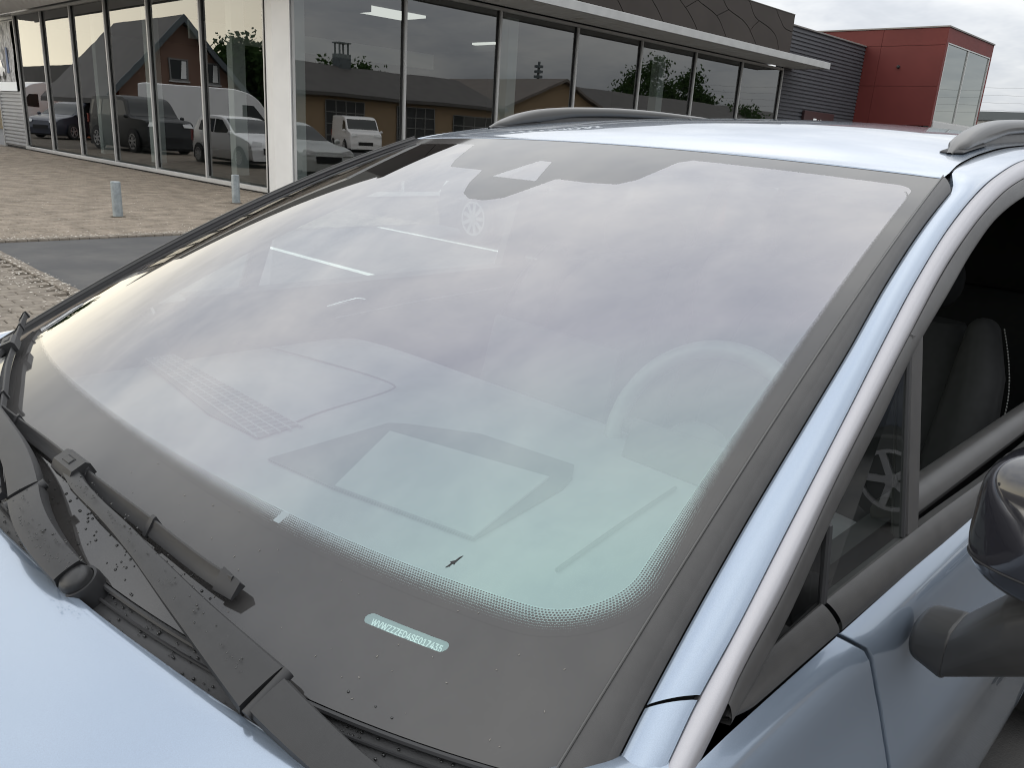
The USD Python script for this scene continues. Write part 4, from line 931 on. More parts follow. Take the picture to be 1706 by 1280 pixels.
# rain drops left on cowl, arms and lower glass
rnd = random.Random(21); dv_ = []; ic = trimesh.creation.icosphere(1)
def drop(p, r, n=UPN):
    m = ic.copy(); m.apply_scale([r, r, r * .55]); a = np.cross([0, 1, 0], n); a /= np.linalg.norm(a)
    return place(m, p, a, np.cross(n, a), n)
for _ in range(520):
    s = rnd.uniform(-.2, .92); t = -rnd.random() ** 1.5 * .07 + (.012 if rnd.random() < .2 else -.012)
    dv_.append(drop(W(s, t, np.array(-.0058 if t < -.006 else .0003)), rnd.uniform(.0006, .0014) ))
for _ in range(130):
    s = rnd.uniform(-.1, .55); t = rnd.uniform(.0, .045)
    dv_.append(drop(W(s, t, np.array(.0003)), rnd.uniform(.0007, .0017)))
for line, wd_ in (([(.118, .012, 1.0835), (.168, .007, 1.081), (.262, .009, 1.0755), (.385, .011, 1.0615), (.515, .0185, 1.0405)], .013), ([(.122, -.0335, 1.070), (.21, -.044, 1.060), (.285, -.0425, 1.055)], .013)):
    L = resample(line, 60)
    for _ in range(110):
        k = rnd.randrange(60); dv_.append(drop(L[k] + np.array([rnd.uniform(-.004, .004), rnd.uniform(-wd_, wd_), 0]), rnd.uniform(.0005, .0012)))
obj_d = obj('rain_drops', cat(dv_), 'drop', car, smooth=True); tag(obj_d, kind='stuff')

# ---- door mirror (driver) and its twin
def sup(cx, cy, cz, rx, ry, rz, e1=.55, e2=.6, n=34):
    u = np.linspace(-np.pi / 2, np.pi / 2, n); v = np.linspace(-np.pi, np.pi, 2 * n)
    f = lambda w, m: np.sign(w) * np.abs(w) ** m
    U, V_ = np.meshgrid(u, v, indexing='ij')
    return np.stack([cx + rx * f(np.cos(U), e1) * f(np.cos(V_), e2), cy + ry * f(np.cos(U), e1) * f(np.sin(V_), e2), cz + rz * f(np.sin(U), e1)], -1)
def mirror_unit(sg_):
    fx = (lambda m: m) if sg_ > 0 else mirror
    mp = UsdGeom.Xform.Define(stage, numbered(car.GetPath().pathString + '/door_mirror')).GetPrim()
    g = sup(.958, .545, 1.160, .112, .058, .068)
    g[..., 1] += .35 * np.maximum(g[..., 0] - .93, 0) ** 1.0 * .35
    obj('cap', fx(grid(g, flip=True)), 'gloss_black', mp, smooth=True)
    obj('cap_seam', fx(tube(g[13] * 1.0 + (g[13] - g[13].mean(0)) * .004, .0011, 6, caps=False)), 'seam', mp)
    foot = hull(np.vstack([sup(.822, .602, .984, .016, .040, .026, .9, .9, n=20).reshape(-1, 3), sup(.846, .588, .990, .006, .036, .029, n=16).reshape(-1, 3)]))
    obj('foot', fx(foot), 'mirror_plastic', mp, smooth=50)
    stalk = hull(np.vstack([sup(.850, .585, .993, .004, .036, .027, n=16).reshape(-1, 3), sup(.91, .562, 1.054, .03, .040, .025, n=16).reshape(-1, 3), sup(.97, .555, 1.094, .05, .045, .022, n=16).reshape(-1, 3)]))
    obj('stalk', fx(stalk), 'mirror_plastic', mp, smooth=50)
    obj('mirror_glass', fx(place(prism(Polygon([(-.09, -.045), (.09, -.05), (.09, .05), (-.08, .052)]).buffer(.008), .004), [.963, .603, 1.150], [1, .2, 0], [0, 0, 1], [0, 1, 0])), 'chrome', mp)
mirror_unit(1)

# ---- cabin
ZD = .955
dash = []
for y, dz in ((.0, -.005), (.1, 0), (.3, .002), (.6, .004), (.84, .002), (.90, -.006), (.93, -.03), (.94, -.10), (.92, -.3)):
    wx = .66 - .02 * y
    dash.append([[wx * s, max(y - .10 * (1 - s * s) * (y < .3), y - .16), ZD + dz - .012 * s ** 6] for s in np.linspace(-1, 1, 41)])
DX0, DX1, DY0, DY1 = -.045, .345, .325, .66
dm = grid(np.array(dash))
obj('dashboard', dm, 'dash', car, smooth=40)
# defroster/speaker grille on the passenger side
vx = C((-.645, .385), (-.652, .442), (-.138, .434), (-.123, .357), (-.27, .345))
slots = []
vpoly = Polygon(vx[:, :2])
obj('demister_grille_base', place(prism(vpoly.buffer(.004), .002), [0, 0, ZD + .004], [1, 0, 0], [0, 1, 0], [0, 0, 1]), P('grille_dark', (.022, .022, .024), .6), car)
for k in range(29):
    x0 = -.645 + k * .0182
    for j in range(4):
        f = (k + .5) / 29
        yb_ = .385 + (.350 - .385) * f; yt_ = .442 + (.434 - .442) * f; h_ = (yt_ - yb_) / 4
        if j == 0: slots.append(bx(x0 - .0013, x0 + .0013, yb_, yt_, ZD + .0055, ZD + .0085))
for j in range(5):
    f0_, f1_ = j / 4, 0
    a0, a1 = np.array([-.645, .385 + (.442 - .385) * f0_]), np.array([-.120, .352 + (.434 - .352) * f0_])
    n0 = np.array([0, .0016])
    slots.append(place(prism(Polygon([a0 - n0, a1 - n0, a1 + n0, a0 + n0]), .003), [0, 0, ZD + .0056], [1, 0, 0], [0, 1, 0], [0, 0, 1]))
gm_ = obj('demister_grille', cat(slots), 'dash', car)
# panel outline line
pl = C((-.70, .60), (-.674, .615), (-.456, .675), (-.245, .706), (-.215, .70), (-.203, .68), (-.165, .483), (-.15, .44))
obj('dash_panel_joint', tube(np.c_[resample(pl, 50), np.full(50, ZD + .0045)], .0018, 5), 'seam', car)
# head-up display well with its cover plate
well = Polygon([(-.033, .325), (.113, .345), (.345, .397), (.315, .60), (.298, .640), (.266, .682), (.08, .655), (-.03, .585), (-.052, .562)])
hw = obj('display_well', place(prism(well.buffer(.002), .0015), [0, 0, ZD + .0045], [1, 0, 0], [0, 1, 0], [0, 0, 1]), 'recess', car)
plate = Polygon([(.113, .345), (-.014, .536), (.279, .612), (.345, .397)])
obj('display_cover', place(prism(plate, .003), [0, 0, ZD + .0065], [1, 0, 0], [0, 1, 0], [0, 0, 1]), 'dash_plate', car)
obj('dash_crease', tube([[.462, .425, ZD + .004], [.440, .58, ZD + .006], [.419, .74, ZD + .006]], .003, 5), 'seam', car)
# instrument hood + display
obj('instrument_screen', place(bevel_box(-.10, .10, -.035, .035, -.012, 0, .004), [.385, .80, .985], [1, 0, 0], [0, .3, .95], [0, .95, -.3]), 'recess', car)
obj('central_screen', place(bevel_box(-.17, .17, -.085, .085, -.012, 0, .004), [-.02, .93, 1.0], [1, 0, 0], [0, .25, .97], [0, .97, -.25]), 'recess', car)
# steering wheel
sw = UsdGeom.Xform.Define(stage, car.GetPath().pathString + '/steering_wheel').GetPrim()
a = np.linspace(0, 2 * np.pi, 61); ct, st = math.cos(math.radians(24)), math.sin(math.radians(24))
ringp = np.array([[.385 + .172 * math.cos(q), .86 + .172 * math.sin(q) * st, .985 + .165 * math.sin(q) * ct] for q in a])
obj('rim', tube(ringp, .0155, 12, caps=False), 'wheel_rim_leather', sw, smooth=True)
obj('hub', balls([(.385, .85, .975, .065, .03, .055)]), 'recess', sw, smooth=True)
for dx, dz in ((-.15, 0), (.15, 0), (0, -.14)):
    obj('spoke', tube([[.385, .85, .975], [.385 + dx, .86 + dz * st, .98 + dz * ct]], .014, 8), 'interior', sw)
# seats
def seat(x, side):
    st_ = UsdGeom.Xform.Define(stage, numbered(car.GetPath().pathString + '/front_seat')).GetPrim()
    back = []
    for zz, w_, d_ in ((.55, .24, .06), (.75, .255, .06), (.95, .245, .055), (1.05, .215, .05), (1.12, .16, .045)):
        yy_ = 1.42 + (zz - .55) * .42
        for q in np.linspace(0, 2 * np.pi, 17)[:-1]:
            back.append([x + w_ * np.sign(math.cos(q)) * abs(math.cos(q)) ** .6, yy_ + d_ * np.sign(math.sin(q)) * abs(math.sin(q)) ** .8, zz])
    obj('backrest', hull(back), 'seat', st_, smooth=40)
    obj('cushion', balls([(x - .2, 1.0, .52, .05, .06, .06), (x + .2, 1.0, .52, .05, .06, .06), (x - .2, 1.42, .5, .05, .06, .06), (x + .2, 1.42, .5, .05, .06, .06)]), 'seat', st_, smooth=40)
    obj('headrest', balls([(x - .09, 1.69, 1.20, .04, .05, .06), (x + .09, 1.69, 1.20, .04, .05, .06), (x, 1.69, 1.24, .05, .05, .05)]), 'seat', st_, smooth=True)
    for sg_ in (1, -1):
        p = resample(C((x + sg_ * .235, 1.36, .60), (x + sg_ * .262, 1.42, .80), (x + sg_ * .255, 1.50, 1.0), (x + sg_ * .205, 1.585, 1.15)), 20)
        obj('bolster', balls([(*p[k], *([float(np.interp(k / 19, [0, .5, 1], [.055, .048, .030]))] * 3)) for k in range(0, 20, 3)]), 'seat', st_, smooth=50)
    sp_ = resample(C((x + side * .292, 1.33, .62), (x + side * .318, 1.395, .80), (x + side * .308, 1.475, 1.0), (x + side * .250, 1.565, 1.15)), 90)
    obj('seam_stitching', cat([tube([sp_[k], sp_[k] + (sp_[k + 1] - sp_[k]) * .6], .0013, 5) for k in range(0, 88)]), 'stitch', st_)
seat(.36, 1); seat(-.36, -1)
obj('rear_seat', balls([(-.5, 2.3, .6, .1, .12, .2), (.5, 2.3, .6, .1, .12, .2), (-.5, 2.45, 1.0, .1, .08, .1), (.5, 2.45, 1.0, .1, .08, .1)]), 'seat', car, smooth=40)
obj('cabin_floor', cat([bx(-.72, .72, .9, 3.8, .31, .33), bx(-.70, .70, .05, .93, .32, .34), bx(-.70, .70, -.02, .0, .33, .94), bx(-.5, .5, 3.78, 3.8, .33, 1.3)]), 'interior', car)
obj('centre_console', bevel_box(-.11, .11, .95, 1.75, .4, .70, .02), 'dash', car)
for sg_ in (1, -1):
    fx = (lambda m: m) if sg_ > 0 else mirror
    dp = obj('door_card', fx(grid(np.array([[[.735, y, 1.052 if sg_ > 0 else 1.074], [.70, y, 1.035 if sg_ > 0 else 1.068], [.69, y, .97], [.685, y, .90], [.71, y, .60], [.72, y, .33]] for y in np.linspace(.50, 3.6, 40)]))), 'interior', car, smooth=30)
    obj('door_sill_roll', fx(tube(np.c_[np.full(30, .728), np.linspace(.70, 1.66, 30), np.linspace(1.052, 1.040, 30)], .021, 14)), 'black_trim', dp, smooth=True)
    if sg_ < 0: obj('door_handle', fx(tube([[.676, .84, 1.018], [.672, .88, 1.024], [.672, .92, 1.027], [.676, .95, 1.024]], [.003, .005, .008, .006], 8)), 'chrome', dp, smooth=True)
    obj('door_trim_line', fx(tube([[.684, .87, .985], [.684, 1.1, 1.0], [.684, 1.45, 1.012]], .0022, 6)), 'satin', dp)
# interior mirror and camera shroud behind the glass
obj('sensor_shroud', place(prism(hous.buffer(-.006), .03), [0, 0, 0], [1, 0, 0], [0, 1, 0], [0, 0, 1]) if False else grid(np.array([[W(s, t, np.array(-.014)) for s in (-.10, 0, .10)] for t in (.71, .80, .93)])), 'interior', car)
obj('inside_mirror', place(bevel_box(-.105, .105, -.028, .028, -.012, .012, .008), [-.02, 1.02, 1.365], [1, 0, 0], [0, .2, .98], [0, .98, -.2]), 'gloss_black', car)

# ================================================================== PARKED VEHICLES (mostly seen mirrored in the shop glass)
def vehicle(name, label, catg, loc, rot, L, Wd, H, paint, prof, glass_prof, wheel_r, wb, belt, nose='hatch', side_windows=(), spokes=5, group=None, rim='alloy'):
    """prof: upper outline from nose (x=+L/2) to tail as (x, z); loc is the ground point under the middle, the nose points along +x before rotation."""
    v = thing(name, label, catg, loc, rot, group)
    hw = Wd / 2
    xs_ = np.array([p[0] for p in prof])[::-1]; zs_ = np.array([p[1] for p in prof])[::-1]
    f = PchipInterpolator(xs_, zs_)
    x = np.linspace(-L / 2, L / 2, 61)
    def hwid(z, xx):
        e = 1 - .10 * abs(2 * xx / L) ** 4
        return hw * e * np.interp(z, [.2, .35, .6, belt, H], [.93, .98, 1.0, .965, .965 - .16 * (1 if nose == 'hatch' else .45)])
    secs = []
    for xx in x:
        zt = float(f(xx)); col = []
        zz = np.r_[np.linspace(.22, min(belt, zt - .05), 7), np.linspace(min(belt, zt - .05), zt - .035, 6)[1:]]
        side = [(hwid(z, xx), z) for z in zz]
        wtop = side[-1][0]
        right = [(w_, z) for w_, z in side] + [(wtop - .03, zt - .008)] + [(wtop * k, zt + .012 * (1 - k)) for k in (.8, .4)]
        loop = [(w_, z) for w_, z in right] + [(0, zt + .014)] + [(-w_, z) for w_, z in right[::-1]]
        secs.append([[xx, w_, z] for w_, z in loop])
    secs = np.array(secs)
    ends = [trimesh.Trimesh(np.vstack([secs[k], secs[k].mean(0)]), [[j, (j + 1) % secs.shape[1], secs.shape[1]] for j in range(secs.shape[1])], process=False) for k in (0, -1)]
    obj('body', cat([grid(secs)] + ends), paint, v, smooth=35)
    obj('underside', bx(-L / 2 + .05, L / 2 - .05, -hw * .9, hw * .9, .15, .24), 'seam', v)
    for sd in (1, -1):
        for poly in side_windows:
            P_ = np.array(Polygon(poly).buffer(-.02).buffer(.02).exterior.coords)[:-1]
            pts = [[a, sd * (hwid(b, a) + .006), b] for a, b in P_]
            c = np.mean(pts, 0)
            m = trimesh.Trimesh(np.vstack([pts, c]), [[k, (k + 1) % len(pts), len(pts)] for k in range(len(pts))], process=False)
            obj('side_window', m, 'car_glass_solid', v)
        for wx in (wb / 2, -wb / 2):
            arch = place(prism(Polygon([(math.cos(q) * wheel_r * 1.17, max(math.sin(q) * wheel_r * 1.17, -wheel_r * .45)) for q in np.linspace(0, 2 * np.pi, 32)]), .012), [wx, sd * (hw * 1.002) + (.012 if sd > 0 else 0), wheel_r], [1, 0, 0], [0, 0, 1], [0, -1, 0])
            obj('wheel_arch', arch, 'seam', v)
            c = trimesh.creation.revolve(np.array([[wheel_r * .68, -.1], [wheel_r * .94, -.1], [wheel_r, -.08], [wheel_r, .08], [wheel_r * .94, .1], [wheel_r * .68, .1], [wheel_r * .68, -.1]]), sections=28)
            o = [wx, sd * (hw - .06), wheel_r]; A_ = ([1, 0, 0], [0, 0, 1], [0, -1, 0])
            obj('tyre', place(c, o, *A_), 'tyre', v, smooth=40)
            sp = [trimesh.creation.revolve(np.array([[wheel_r * .61, -.012], [wheel_r * .69, -.012], [wheel_r * .69, .012], [wheel_r * .61, .012], [wheel_r * .61, -.012]]), sections=28), trimesh.creation.cylinder(wheel_r * .15, .03, sections=14)]
            for k in range(spokes):
                b = trimesh.creation.box([wheel_r * .58, wheel_r * .15, .02]); b.apply_translation([wheel_r * .37, 0, 0]); b.apply_transform(trimesh.transformations.rotation_matrix(2 * math.pi * k / spokes + .3, [0, 0, 1])); sp.append(b)
            obj('rim', place(cat(sp), [wx, sd * (hw + .03), wheel_r], *A_), rim, v, smooth=30)
            obj('brake_disc', place(trimesh.creation.cylinder(wheel_r * .62, .05, sections=24), [wx, sd * (hw - .008), wheel_r], *A_), 'seam', v)
        hz = float(f(L / 2 - .25)) * .86
        obj('headlight', place(prism(Polygon([(-.2, -.07), (.17, -.06), (.2, .05), (-.1, .09)]), .012), [L / 2 - .05, sd * hw * .68, hz], [0, -sd, .0], [-.25, 0, 1], [1, 0, .2]), 'lamp_glass', v)
        obj('tail_light', bx(-L / 2 - .012, -L / 2 + .1, sd * hw * .70, sd * hw * .93, belt - .28, belt + .05), 'tail_red', v)
        obj('side_mirror', balls([(.28 * L - .15 if nose != 'van' else .33 * L, sd * (hw + .08), belt + .04, .05, .09, .07)]), paint, v, smooth=True)
    # front and rear screens
    for nm, (xa, xb) in zip(('windscreen', 'rear_window'), glass_prof):
        g = []
        for t in np.linspace(.06, .94, 7):
            xx = xa + (xb - xa) * t; zt = float(f(xx)); w_ = hwid(zt - .04, xx) * .93
            g.append([[xx, w_ * s, zt + .020 - .012 * s * s] for s in np.linspace(-1, 1, 9)])
        obj(nm, grid(np.array(g)), 'car_glass_solid', v, smooth=True)
    obj('grille', bx(L / 2 - .02, L / 2 + .008, -hw * .42, hw * .42, .42, .60), 'seam', v)
    return v
MAT['car_glass_solid'] = P('dark_car_glass', (.012, .014, .014), .05, 0, 0.0)
HATCH = dict(L=3.6, Wd=1.64, H=1.49, wheel_r=.29, wb=2.42, belt=.95,
    prof=[(1.80, .55), (1.72, .74), (1.45, .86), (.92, .98), (.2, 1.40), (-.1, 1.47), (-.6, 1.49), (-1.3, 1.44), (-1.58, 1.15), (-1.74, .95), (-1.80, .55)],
    glass_prof=((.90, .16), (-1.34, -1.58)),
    side_windows=([(.62, .99), (.08, 1.36), (-.28, 1.38), (-.28, .98)], [(-.34, .98), (-.34, 1.38), (-.9, 1.38), (-1.22, 1.30), (-1.30, 1.02)]))
SUV = dict(L=4.8, Wd=1.95, H=1.98, wheel_r=.40, wb=2.9, belt=1.22,
    prof=[(2.4, .6), (2.36, 1.05), (2.2, 1.18), (1.25, 1.25), (.72, 1.86), (.4, 1.95), (-.6, 1.98), (-1.9, 1.95), (-2.28, 1.88), (-2.36, 1.2), (-2.4, .6)],
    glass_prof=((1.22, .72), (-2.29, -2.35)),
    side_windows=([(1.0, 1.27), (.6, 1.78), (-.1, 1.82), (-.1, 1.27)], [(-.2, 1.27), (-.2, 1.82), (-1.1, 1.82), (-1.1, 1.27)], [(-1.2, 1.27), (-1.2, 1.82), (-2.1, 1.78), (-2.15, 1.27)]))
MPV = dict(L=4.75, Wd=1.9, H=1.70, wheel_r=.34, wb=2.85, belt=1.06,
    prof=[(2.37, .5), (2.30, .78), (2.0, .93), (1.35, 1.06), (.35, 1.60), (0, 1.68), (-.8, 1.70), (-1.8, 1.62), (-2.15, 1.25), (-2.3, .95), (-2.37, .5)],
    glass_prof=((1.32, .38), (-1.85, -2.14)),
    side_windows=([(1.05, 1.09), (.32, 1.53), (-.1, 1.56), (-.1, 1.07)], [(-.2, 1.07), (-.2, 1.56), (-1.0, 1.56), (-1.0, 1.09)], [(-1.1, 1.09), (-1.1, 1.56), (-1.7, 1.50), (-1.95, 1.14)]))
SALOON = dict(L=4.5, Wd=1.83, H=1.44, wheel_r=.335, wb=2.7, belt=.93,
    prof=[(2.25, .5), (2.2, .68), (1.95, .80), (1.0, .95), (.15, 1.36), (-.2, 1.43), (-.8, 1.44), (-1.6, 1.32), (-2.0, 1.08), (-2.18, .9), (-2.25, .5)],
    glass_prof=((.97, .18), (-1.62, -2.0)),
    side_windows=([(.72, .97), (.05, 1.32), (-.3, 1.34), (-.3, .95)], [(-.38, .95), (-.38, 1.34), (-1.0, 1.32), (-1.55, 1.18), (-1.65, 1.0)]))
VAN = dict(L=5.3, Wd=1.98, H=2.0, wheel_r=.34, wb=3.2, belt=1.15, nose='van',
    prof=[(2.65, .5), (2.60, .95), (2.42, 1.12), (1.95, 1.24), (1.25, 1.85), (.95, 1.95), (0, 2.0), (-2.0, 2.0), (-2.58, 1.95), (-2.62, 1.2), (-2.65, .5)],
    glass_prof=((1.92, 1.28), (-2.60, -2.605)),
    side_windows=([(1.65, 1.22), (1.2, 1.72), (.75, 1.74), (.75, 1.18)],))
BIGVAN = dict(L=6.4, Wd=2.0, H=2.7, wheel_r=.36, wb=3.8, belt=1.3, nose='van',
    prof=[(3.2, .55), (3.14, 1.1), (2.9, 1.3), (2.45, 1.5), (1.75, 2.35), (1.35, 2.58), (.6, 2.7), (-2.6, 2.7), (-3.12, 2.62), (-3.16, 1.5), (-3.2, .55)],
    glass_prof=((2.42, 1.8), (-3.13, -3.14)),
    side_windows=([(2.1, 1.42), (1.6, 2.05), (1.1, 2.07), (1.1, 1.38)],))
vehicle('silver_hatchback', 'small silver hatchback parked beside the paving left of the picture', 'car', (-23.75, 3.85, 0), -3, paint='p_silver', spokes=10, **HATCH)
vehicle('black_suv', 'tall boxy black off-road car parked behind the silver hatchback', 'car', (-31.4, 4.0, 0), -4, paint='p_black', spokes=7, **SUV)
vehicle('navy_people_carrier', 'dark blue people carrier, headlight showing, left of the black off-road car', 'car', (-42.6, 2.6, 0), 58, paint='p_navy', **MPV)
vehicle('white_high_van', 'white high-roofed van parked lengthwise before the red brick house', 'van', (-35.6, -1.0, -.05), -68, paint='p_white', **BIGVAN)
vehicle('white_high_van', 'white high-roofed van farthest left behind the dark blue people carrier', 'van', (-51.5, 1.2, -.05), 74, paint='p_white', **BIGVAN)
vehicle('white_panel_van', 'white panel van with black grille parked before the yellow brick workshop', 'van', (13.4, 28.0, -.05), 202, paint='p_white', **VAN)
vehicle('light_grey_saloon', 'light grey saloon parked nose towards the showroom', 'car', (-6.4, 12.0, 0), 180, paint='p_grey', **SALOON)
vehicle('black_saloon', 'black saloon in the bay next to the blue car, seen through its windows', 'car', (-5.75, 8.2, 0), 180, paint='p_black', spokes=9, rim='alloy_dark', **SALOON)
vehicle('dark_green_hatchback', 'dark hatchback with alloy wheels mirrored in the blue car quarter light', 'car', (1.32, 5.60, 0), 0, paint='p_navy', rim='alloy_dark', **HATCH)
vehicle('blue_saloon', 'dark blue saloon parked behind the silver hatchback', 'car', (-24.5, .6, 0), 10, paint='p_navy', **SALOON)

# ================================================================== HOUSES MIRRORED IN THE GLASS
def gable_house(name, label, p_eL, p_eR, eave_z, peak_z, depth, wall_mat, roof_mat, over=.35):
    """Gable wall from p_eL to p_eR; the ridge runs away from the wall."""
    a = np.array([*p_eL, 0.0]); b = np.array([*p_eR, 0.0]); u = b - a; Wd = np.linalg.norm(u); u /= Wd
    n = np.array([-u[1], u[0], 0])                      # into the house
    h = thing(name, label, 'house')
    T = lambda m: place(m, a, u, [0, 0, 1], -n) if False else place(m, a, u, [0, 0, 1], np.cross(u, [0, 0, 1]))
    zdir = np.cross(u, [0, 0, 1])                        # outwards from the gable
    wall = prism(Polygon([(0, -.1), (Wd, -.1), (Wd, eave_z), (Wd / 2, peak_z - .1), (0, eave_z)]), depth); wall.apply_translation([0, 0, -depth])
    obj('wall', T(wall), wall_mat, h)
    sl = (peak_z - eave_z) / (Wd / 2); th = .22
    ox = .9; ez = eave_z - sl * ox
    for k, poly in enumerate(([(-ox, ez), (Wd / 2, peak_z), (Wd / 2, peak_z + th), (-ox, ez + th)], [(Wd + ox, ez), (Wd / 2 + .001, peak_z), (Wd / 2 + .001, peak_z + th), (Wd + ox, ez + th)])):
        m = prism(Polygon(poly), depth + 2 * over); m.apply_translation([0, 0, -depth - over])
        obj('roof_slope', T(m), roof_mat, h)
        p0, p1 = np.array(poly[0]), np.array(poly[1])
        b_ = prism(Polygon([(poly[0][0], poly[0][1] - .12), (poly[1][0], poly[1][1] - .12), (poly[1][0], poly[1][1] + th + .02), (poly[0][0], poly[0][1] + th + .02)]), .05); b_.apply_translation([0, 0, over])
        obj('bargeboard', T(b_), 'barge', h)
    def window(x, z, w, hh):
        f = obj('window', T(prism(Polygon([(x, z), (x + w, z), (x + w, z + hh), (x, z + hh)]).difference(Polygon([(x + .07, z + .07), (x + w - .07, z + .07), (x + w - .07, z + hh - .07), (x + .07, z + hh - .07)])), .06)), 'bars', h)
        g = prism(Polygon([(x + .07, z + .07), (x + w - .07, z + .07), (x + w - .07, z + hh - .07), (x + .07, z + hh - .07)]), .01); g.apply_translation([0, 0, .02])
        obj('pane', T(g), 'car_glass_solid', f)
        s_ = prism(Polygon([(x - .05, z - .08), (x + w + .05, z - .08), (x + w + .05, z - .01), (x - .05, z - .01)]), .1)
        obj('window_sill', T(s_), 'pale_wall', f)
        c_ = prism(Polygon([(x + .1, z + .1), (x + .1 + w * .28, z + .1), (x + .1 + w * .22, z + hh - .1), (x + .1, z + hh - .1)]), .006); c_.apply_translation([0, 0, .032])
        obj('curtain', T(c_), 'inner_white', f)
    return h, window, Wd
MAT['bars'] = P('grey_bars', (.16, .16, .155), .6)
h1, win1, W1 = gable_house('brick_house', 'red brick house with steep dark gable roof mirrored in the left shop front', (-40.0, -4.7), (-40.0, 1.5), 2.6, 5.75, 8.2, 'brick_red', 'roof_tile')
win1(W1 * .20, 2.95, .95, 1.0); win1(W1 * .46, 3.0, .95, 1.0)
h3 = thing('low_workshop', 'low dark-roofed workshop left of the red brick house', 'building')
obj('wall', bx(-85, -52.5, -7.5, -1.8, -.05, 2.5), 'brick_yellow', h3)
obj('roof', bx(-85.4, -52, -8.0, -1.3, 2.52, 3.9), 'roof_tile', h3)
# long yellow-brick workshop (mirrored in the right shop front)
lw = thing('yellow_brick_workshop', 'long yellow brick workshop with dark low-pitched roof mirrored in the right shop front', 'building')
def long_house(x0, x1, y0, y1, ze, zr, ov, parent):
    obj('wall', bx(x0, x1, y0, y1, -.05, ze), 'brick_yellow', parent)
    xm = (x0 + x1) / 2
    for poly in ([(x0 - ov, ze - .12), (xm, zr), (xm, zr + .2), (x0 - ov, ze + .1)], [(x1 + ov, ze - .12), (xm + .001, zr), (xm + .001, zr + .2), (x1 + ov, ze + .1)]):
        obj('roof_slope', place(prism(Polygon(poly), y1 - y0 + .8), [0, y1 + .4, 0], [1, 0, 0], [0, 0, 1], [0, -1, 0]), 'roof_felt' if False else 'roof_tile', parent)
    for yy_ in (y0 - .45, y1 + .4):
        obj('gable', place(prism(Polygon([(x0, ze - .02), (x1, ze - .02), (xm, zr - .05)]), .04), [0, yy_ + .44 if yy_ < y0 else yy_ - .36, 0], [1, 0, 0], [0, 0, 1], [0, -1, 0]), 'brick_yellow', parent)
long_house(20.0, 31.0, 18, 46, 3.25, 5.25, .6, lw)
for (y, w_, z0, z1, nm) in ((30.2, 3.0, .05, 2.9, 'gate'), (36.0, 3.4, .05, 2.9, 'gate'), (41.2, 4.4, 1.2, 2.6, 'window')):
    f = obj(nm, bx(19.93, 19.995, y, y + w_, z0, z1), 'car_glass_solid' if nm == 'window' else 'p_black', lw)
    bars = []
    nh = 4 if nm == 'gate' else 2
    for k in range(nh + 1): bars.append(bx(19.88, 19.925, y, y + w_, z0 + (z1 - z0) * k / nh - .03, z0 + (z1 - z0) * k / nh + .03))
    for k in range(5): bars.append(bx(19.89, 19.928, y + w_ * k / 4 - .03, y + w_ * k / 4 + .03, z0, z1))
    obj('glazing_bars', cat(bars), 'bars', f)
ch = obj('chimney', bx(25.0, 25.9, 34.6, 35.6, 4.6, 6.3), 'barge', lw)
obj('chimney_cowl', cat([bx(25.1, 25.2, 34.7, 34.8, 6.301, 7.0), bx(25.7, 25.8, 35.4, 35.5, 6.301, 7.0), bx(25.1, 25.2, 35.4, 35.5, 6.301, 7.0), bx(25.7, 25.8, 34.7, 34.8, 6.301, 7.0), bx(25.0, 25.9, 34.6, 35.6, 7.001, 7.08)]), 'barge', ch)
h2, win2, W2 = gable_house('yellow_gable_hall', 'yellow brick hall with wide low gable mirrored in the right shop front', (14.5, 46.5), (17.2, 36.8), 3.4, 5.05, 10, 'brick_yellow', 'roof_tile') if False else (None, None, None)
gh = thing('yellow_gable_hall', 'yellow brick hall with wide low gable beyond the long workshop', 'building')
gx, gy0, gy1, gp = 20.5, 47.0, 60.4, 6.0
obj('wall', place(prism(Polygon([(gy0, -.05), (gy1, -.05), (gy1, 3.5), ((gy0 + gy1) / 2, gp), (gy0, 3.5)]), 14), [gx, 0, 0], [0, 1, 0], [0, 0, 1], [1, 0, 0]), 'brick_yellow', gh)
for poly in ([(gy0 - .7, 3.28), ((gy0 + gy1) / 2, gp), ((gy0 + gy1) / 2, gp + .22), (gy0 - .7, 3.5)], [(gy1 + .7, 3.28), ((gy0 + gy1) / 2 + .001, gp), ((gy0 + gy1) / 2 + .001, gp + .22), (gy1 + .7, 3.5)]):
    obj('roof_slope', place(prism(Polygon(poly), 15), [gx - .5, 0, 0], [0, 1, 0], [0, 0, 1], [1, 0, 0]), 'roof_felt', gh)
sh2 = thing('brown_roof_shed', 'long shed with pale brown roof beyond the yellow gable hall', 'building')
long_house(24.0, 40.0, 66, 130, 3.3, 6.6, .6, sh2)
for i_ in (0, 1):
    m_ = thing('radio_mast', ('short stub mast with aerials behind the gable hall', 'slender tall lattice mast behind the gable hall')[i_], 'mast', ((33.0, 64.0, 0), (34.0, 71.0, 0))[i_])
    hh = (8.8, 10.2)[i_]
    obj('pole', tube([[0, 0, 0], [0, 0, hh]], (.12, .06)[i_], 8), 'barge', m_)
    if i_ == 0: obj('aerials', cat([bx(-.3, .3, -.3, .3, hh - 1.6 + .5 * k, hh - 1.35 + .5 * k) for k in range(3)]), 'barge', m_)

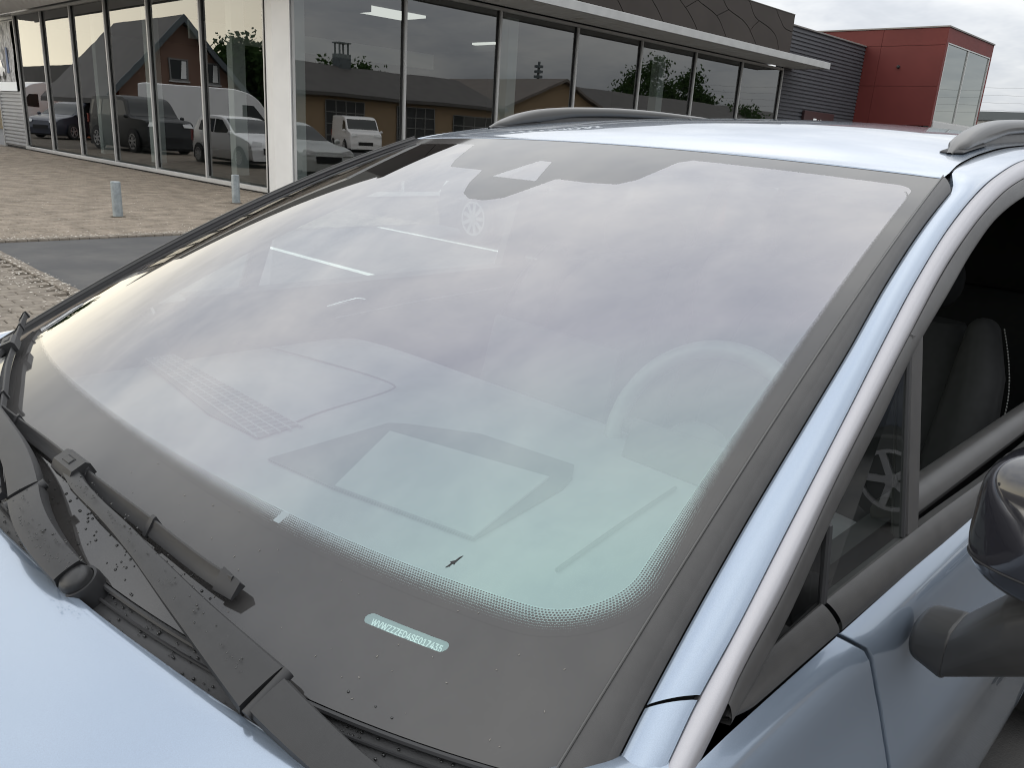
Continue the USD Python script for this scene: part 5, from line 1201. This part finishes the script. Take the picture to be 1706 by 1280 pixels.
# trees
def tree(label, loc, h, r, seed, n=2600, trunk=.16, squash=1.0, group=None, leafs=1.7):
    rnd = np.random.default_rng(seed)
    t = thing('tree', label, 'tree', loc, group=group)
    limbs = [tube([[0, 0, 0], [.05, .02, h * .3], [.0, .05, h * .62]], [trunk, trunk * .8, trunk * .35], 8)]
    for k in range(7):
        a = k * 2.4; z0 = h * (.28 + .05 * k)
        limbs.append(tube([[0, 0, z0], [math.cos(a) * r * .4, math.sin(a) * r * .4, z0 + h * .14], [math.cos(a) * r * .75, math.sin(a) * r * .75, z0 + h * .24]], [trunk * .45, trunk * .3, trunk * .1], 5))
    obj('trunk', cat(limbs), 'bark', t, smooth=True)
    cl = []
    for k in range(26):
        d = rnd.normal(size=3); d /= np.linalg.norm(d); q = rnd.uniform(.35, 1.0) ** .5
        cl.append([d[0] * r * .78 * q, d[1] * r * .78 * q, h * .62 + d[2] * h * .33 * q * squash])
    cl = np.array(cl)
    c = cl[rnd.integers(0, len(cl), n)] + rnd.normal(size=(n, 3)) * r * .17
    s = rnd.uniform(.07, .17, n) * (r / 3) ** .4 * leafs
    a = rnd.normal(size=(n, 3)); a /= np.linalg.norm(a, axis=1, keepdims=True); b = np.cross(a, rnd.normal(size=(n, 3))); b /= np.linalg.norm(b, axis=1, keepdims=True)
    V = np.stack([c - a * s[:, None], c + b * s[:, None] * .6, c + a * s[:, None], c - b * s[:, None] * .6], 1).reshape(-1, 3)
    i = np.arange(n) * 4
    F = np.vstack([np.c_[i, i + 1, i + 2], np.c_[i, i + 2, i + 3]])
    obj('crown', trimesh.Trimesh(V, F, process=False), 'leaf', t)
tree('dense dark garden tree right of the red brick house', (-48.5, -8.6, 0), 5.6, 2.7, 1, 6500)
tree('dense dark garden tree second beside the red brick house', (-51.5, -11.4, 0), 6.3, 2.9, 2, 6500)
tree('dense dark garden tree farthest from the red brick house', (-45.5, -11.2, 0), 5.5, 2.7, 3, 5200)
tree('broad green tree left of two behind the brown roofed shed', (47.6, 103, 0), 13.6, 4.6, 4, 7500)
tree('broad green tree right of two behind the brown roofed shed', (45.5, 112, 0), 12.2, 4.2, 5, 7500)
for k, (x, y, h_) in enumerate(((34, 40, 7.0), (37, 46, 7.2), (-62, 9.5, 4.5), (-66, 5.0, 5.0))):
    tree(['tree crown peeping over the long workshop roof near its chimney', 'tree crown peeping over the far end of the workshop roof', 'dark tree west of the showroom beyond the board fence', 'dark tree farthest west near the board fence'][k], (x, y, 0), h_, 2.4, 20 + k, 2600)
for k in range(5):
    tree(f'low bushy tree {["nearest", "second", "middle", "fourth", "last"][k]} in the row facing the red block window', (30 + 3.5 * k, 100 + 5 * k, 0), 7.0, 3.6, 40 + k, 2600)
for k, (x, y, h_, lab) in enumerate(((-56.7, -3.6, 5.4, 'tall curved street lamp left of the red brick house'), (-60.5, -4.4, 5.4, 'second curved street lamp left of the red brick house'), (-34.0, -2.7, 5.9, 'street lamp in front of the dark garden trees'))):
    l_ = thing('street_lamp', lab, 'street lamp', (x, y, 0), group='street lamps beside the red brick house')
    obj('pole', tube([[0, 0, 0], [0, 0, h_ * .8], [.05, 0, h_ * .92], [.3, 0, h_ * .985], [.7, 0, h_], [1.1, 0, h_]], [.07, .05, .045, .04, .035, .03], 8), 'galv', l_, smooth=True)
    obj('lantern', balls([(1.15, 0, h_, .05, .07, .05), (1.55, 0, h_ + .02, .04, .06, .04)]), 'barge', l_, smooth=True)
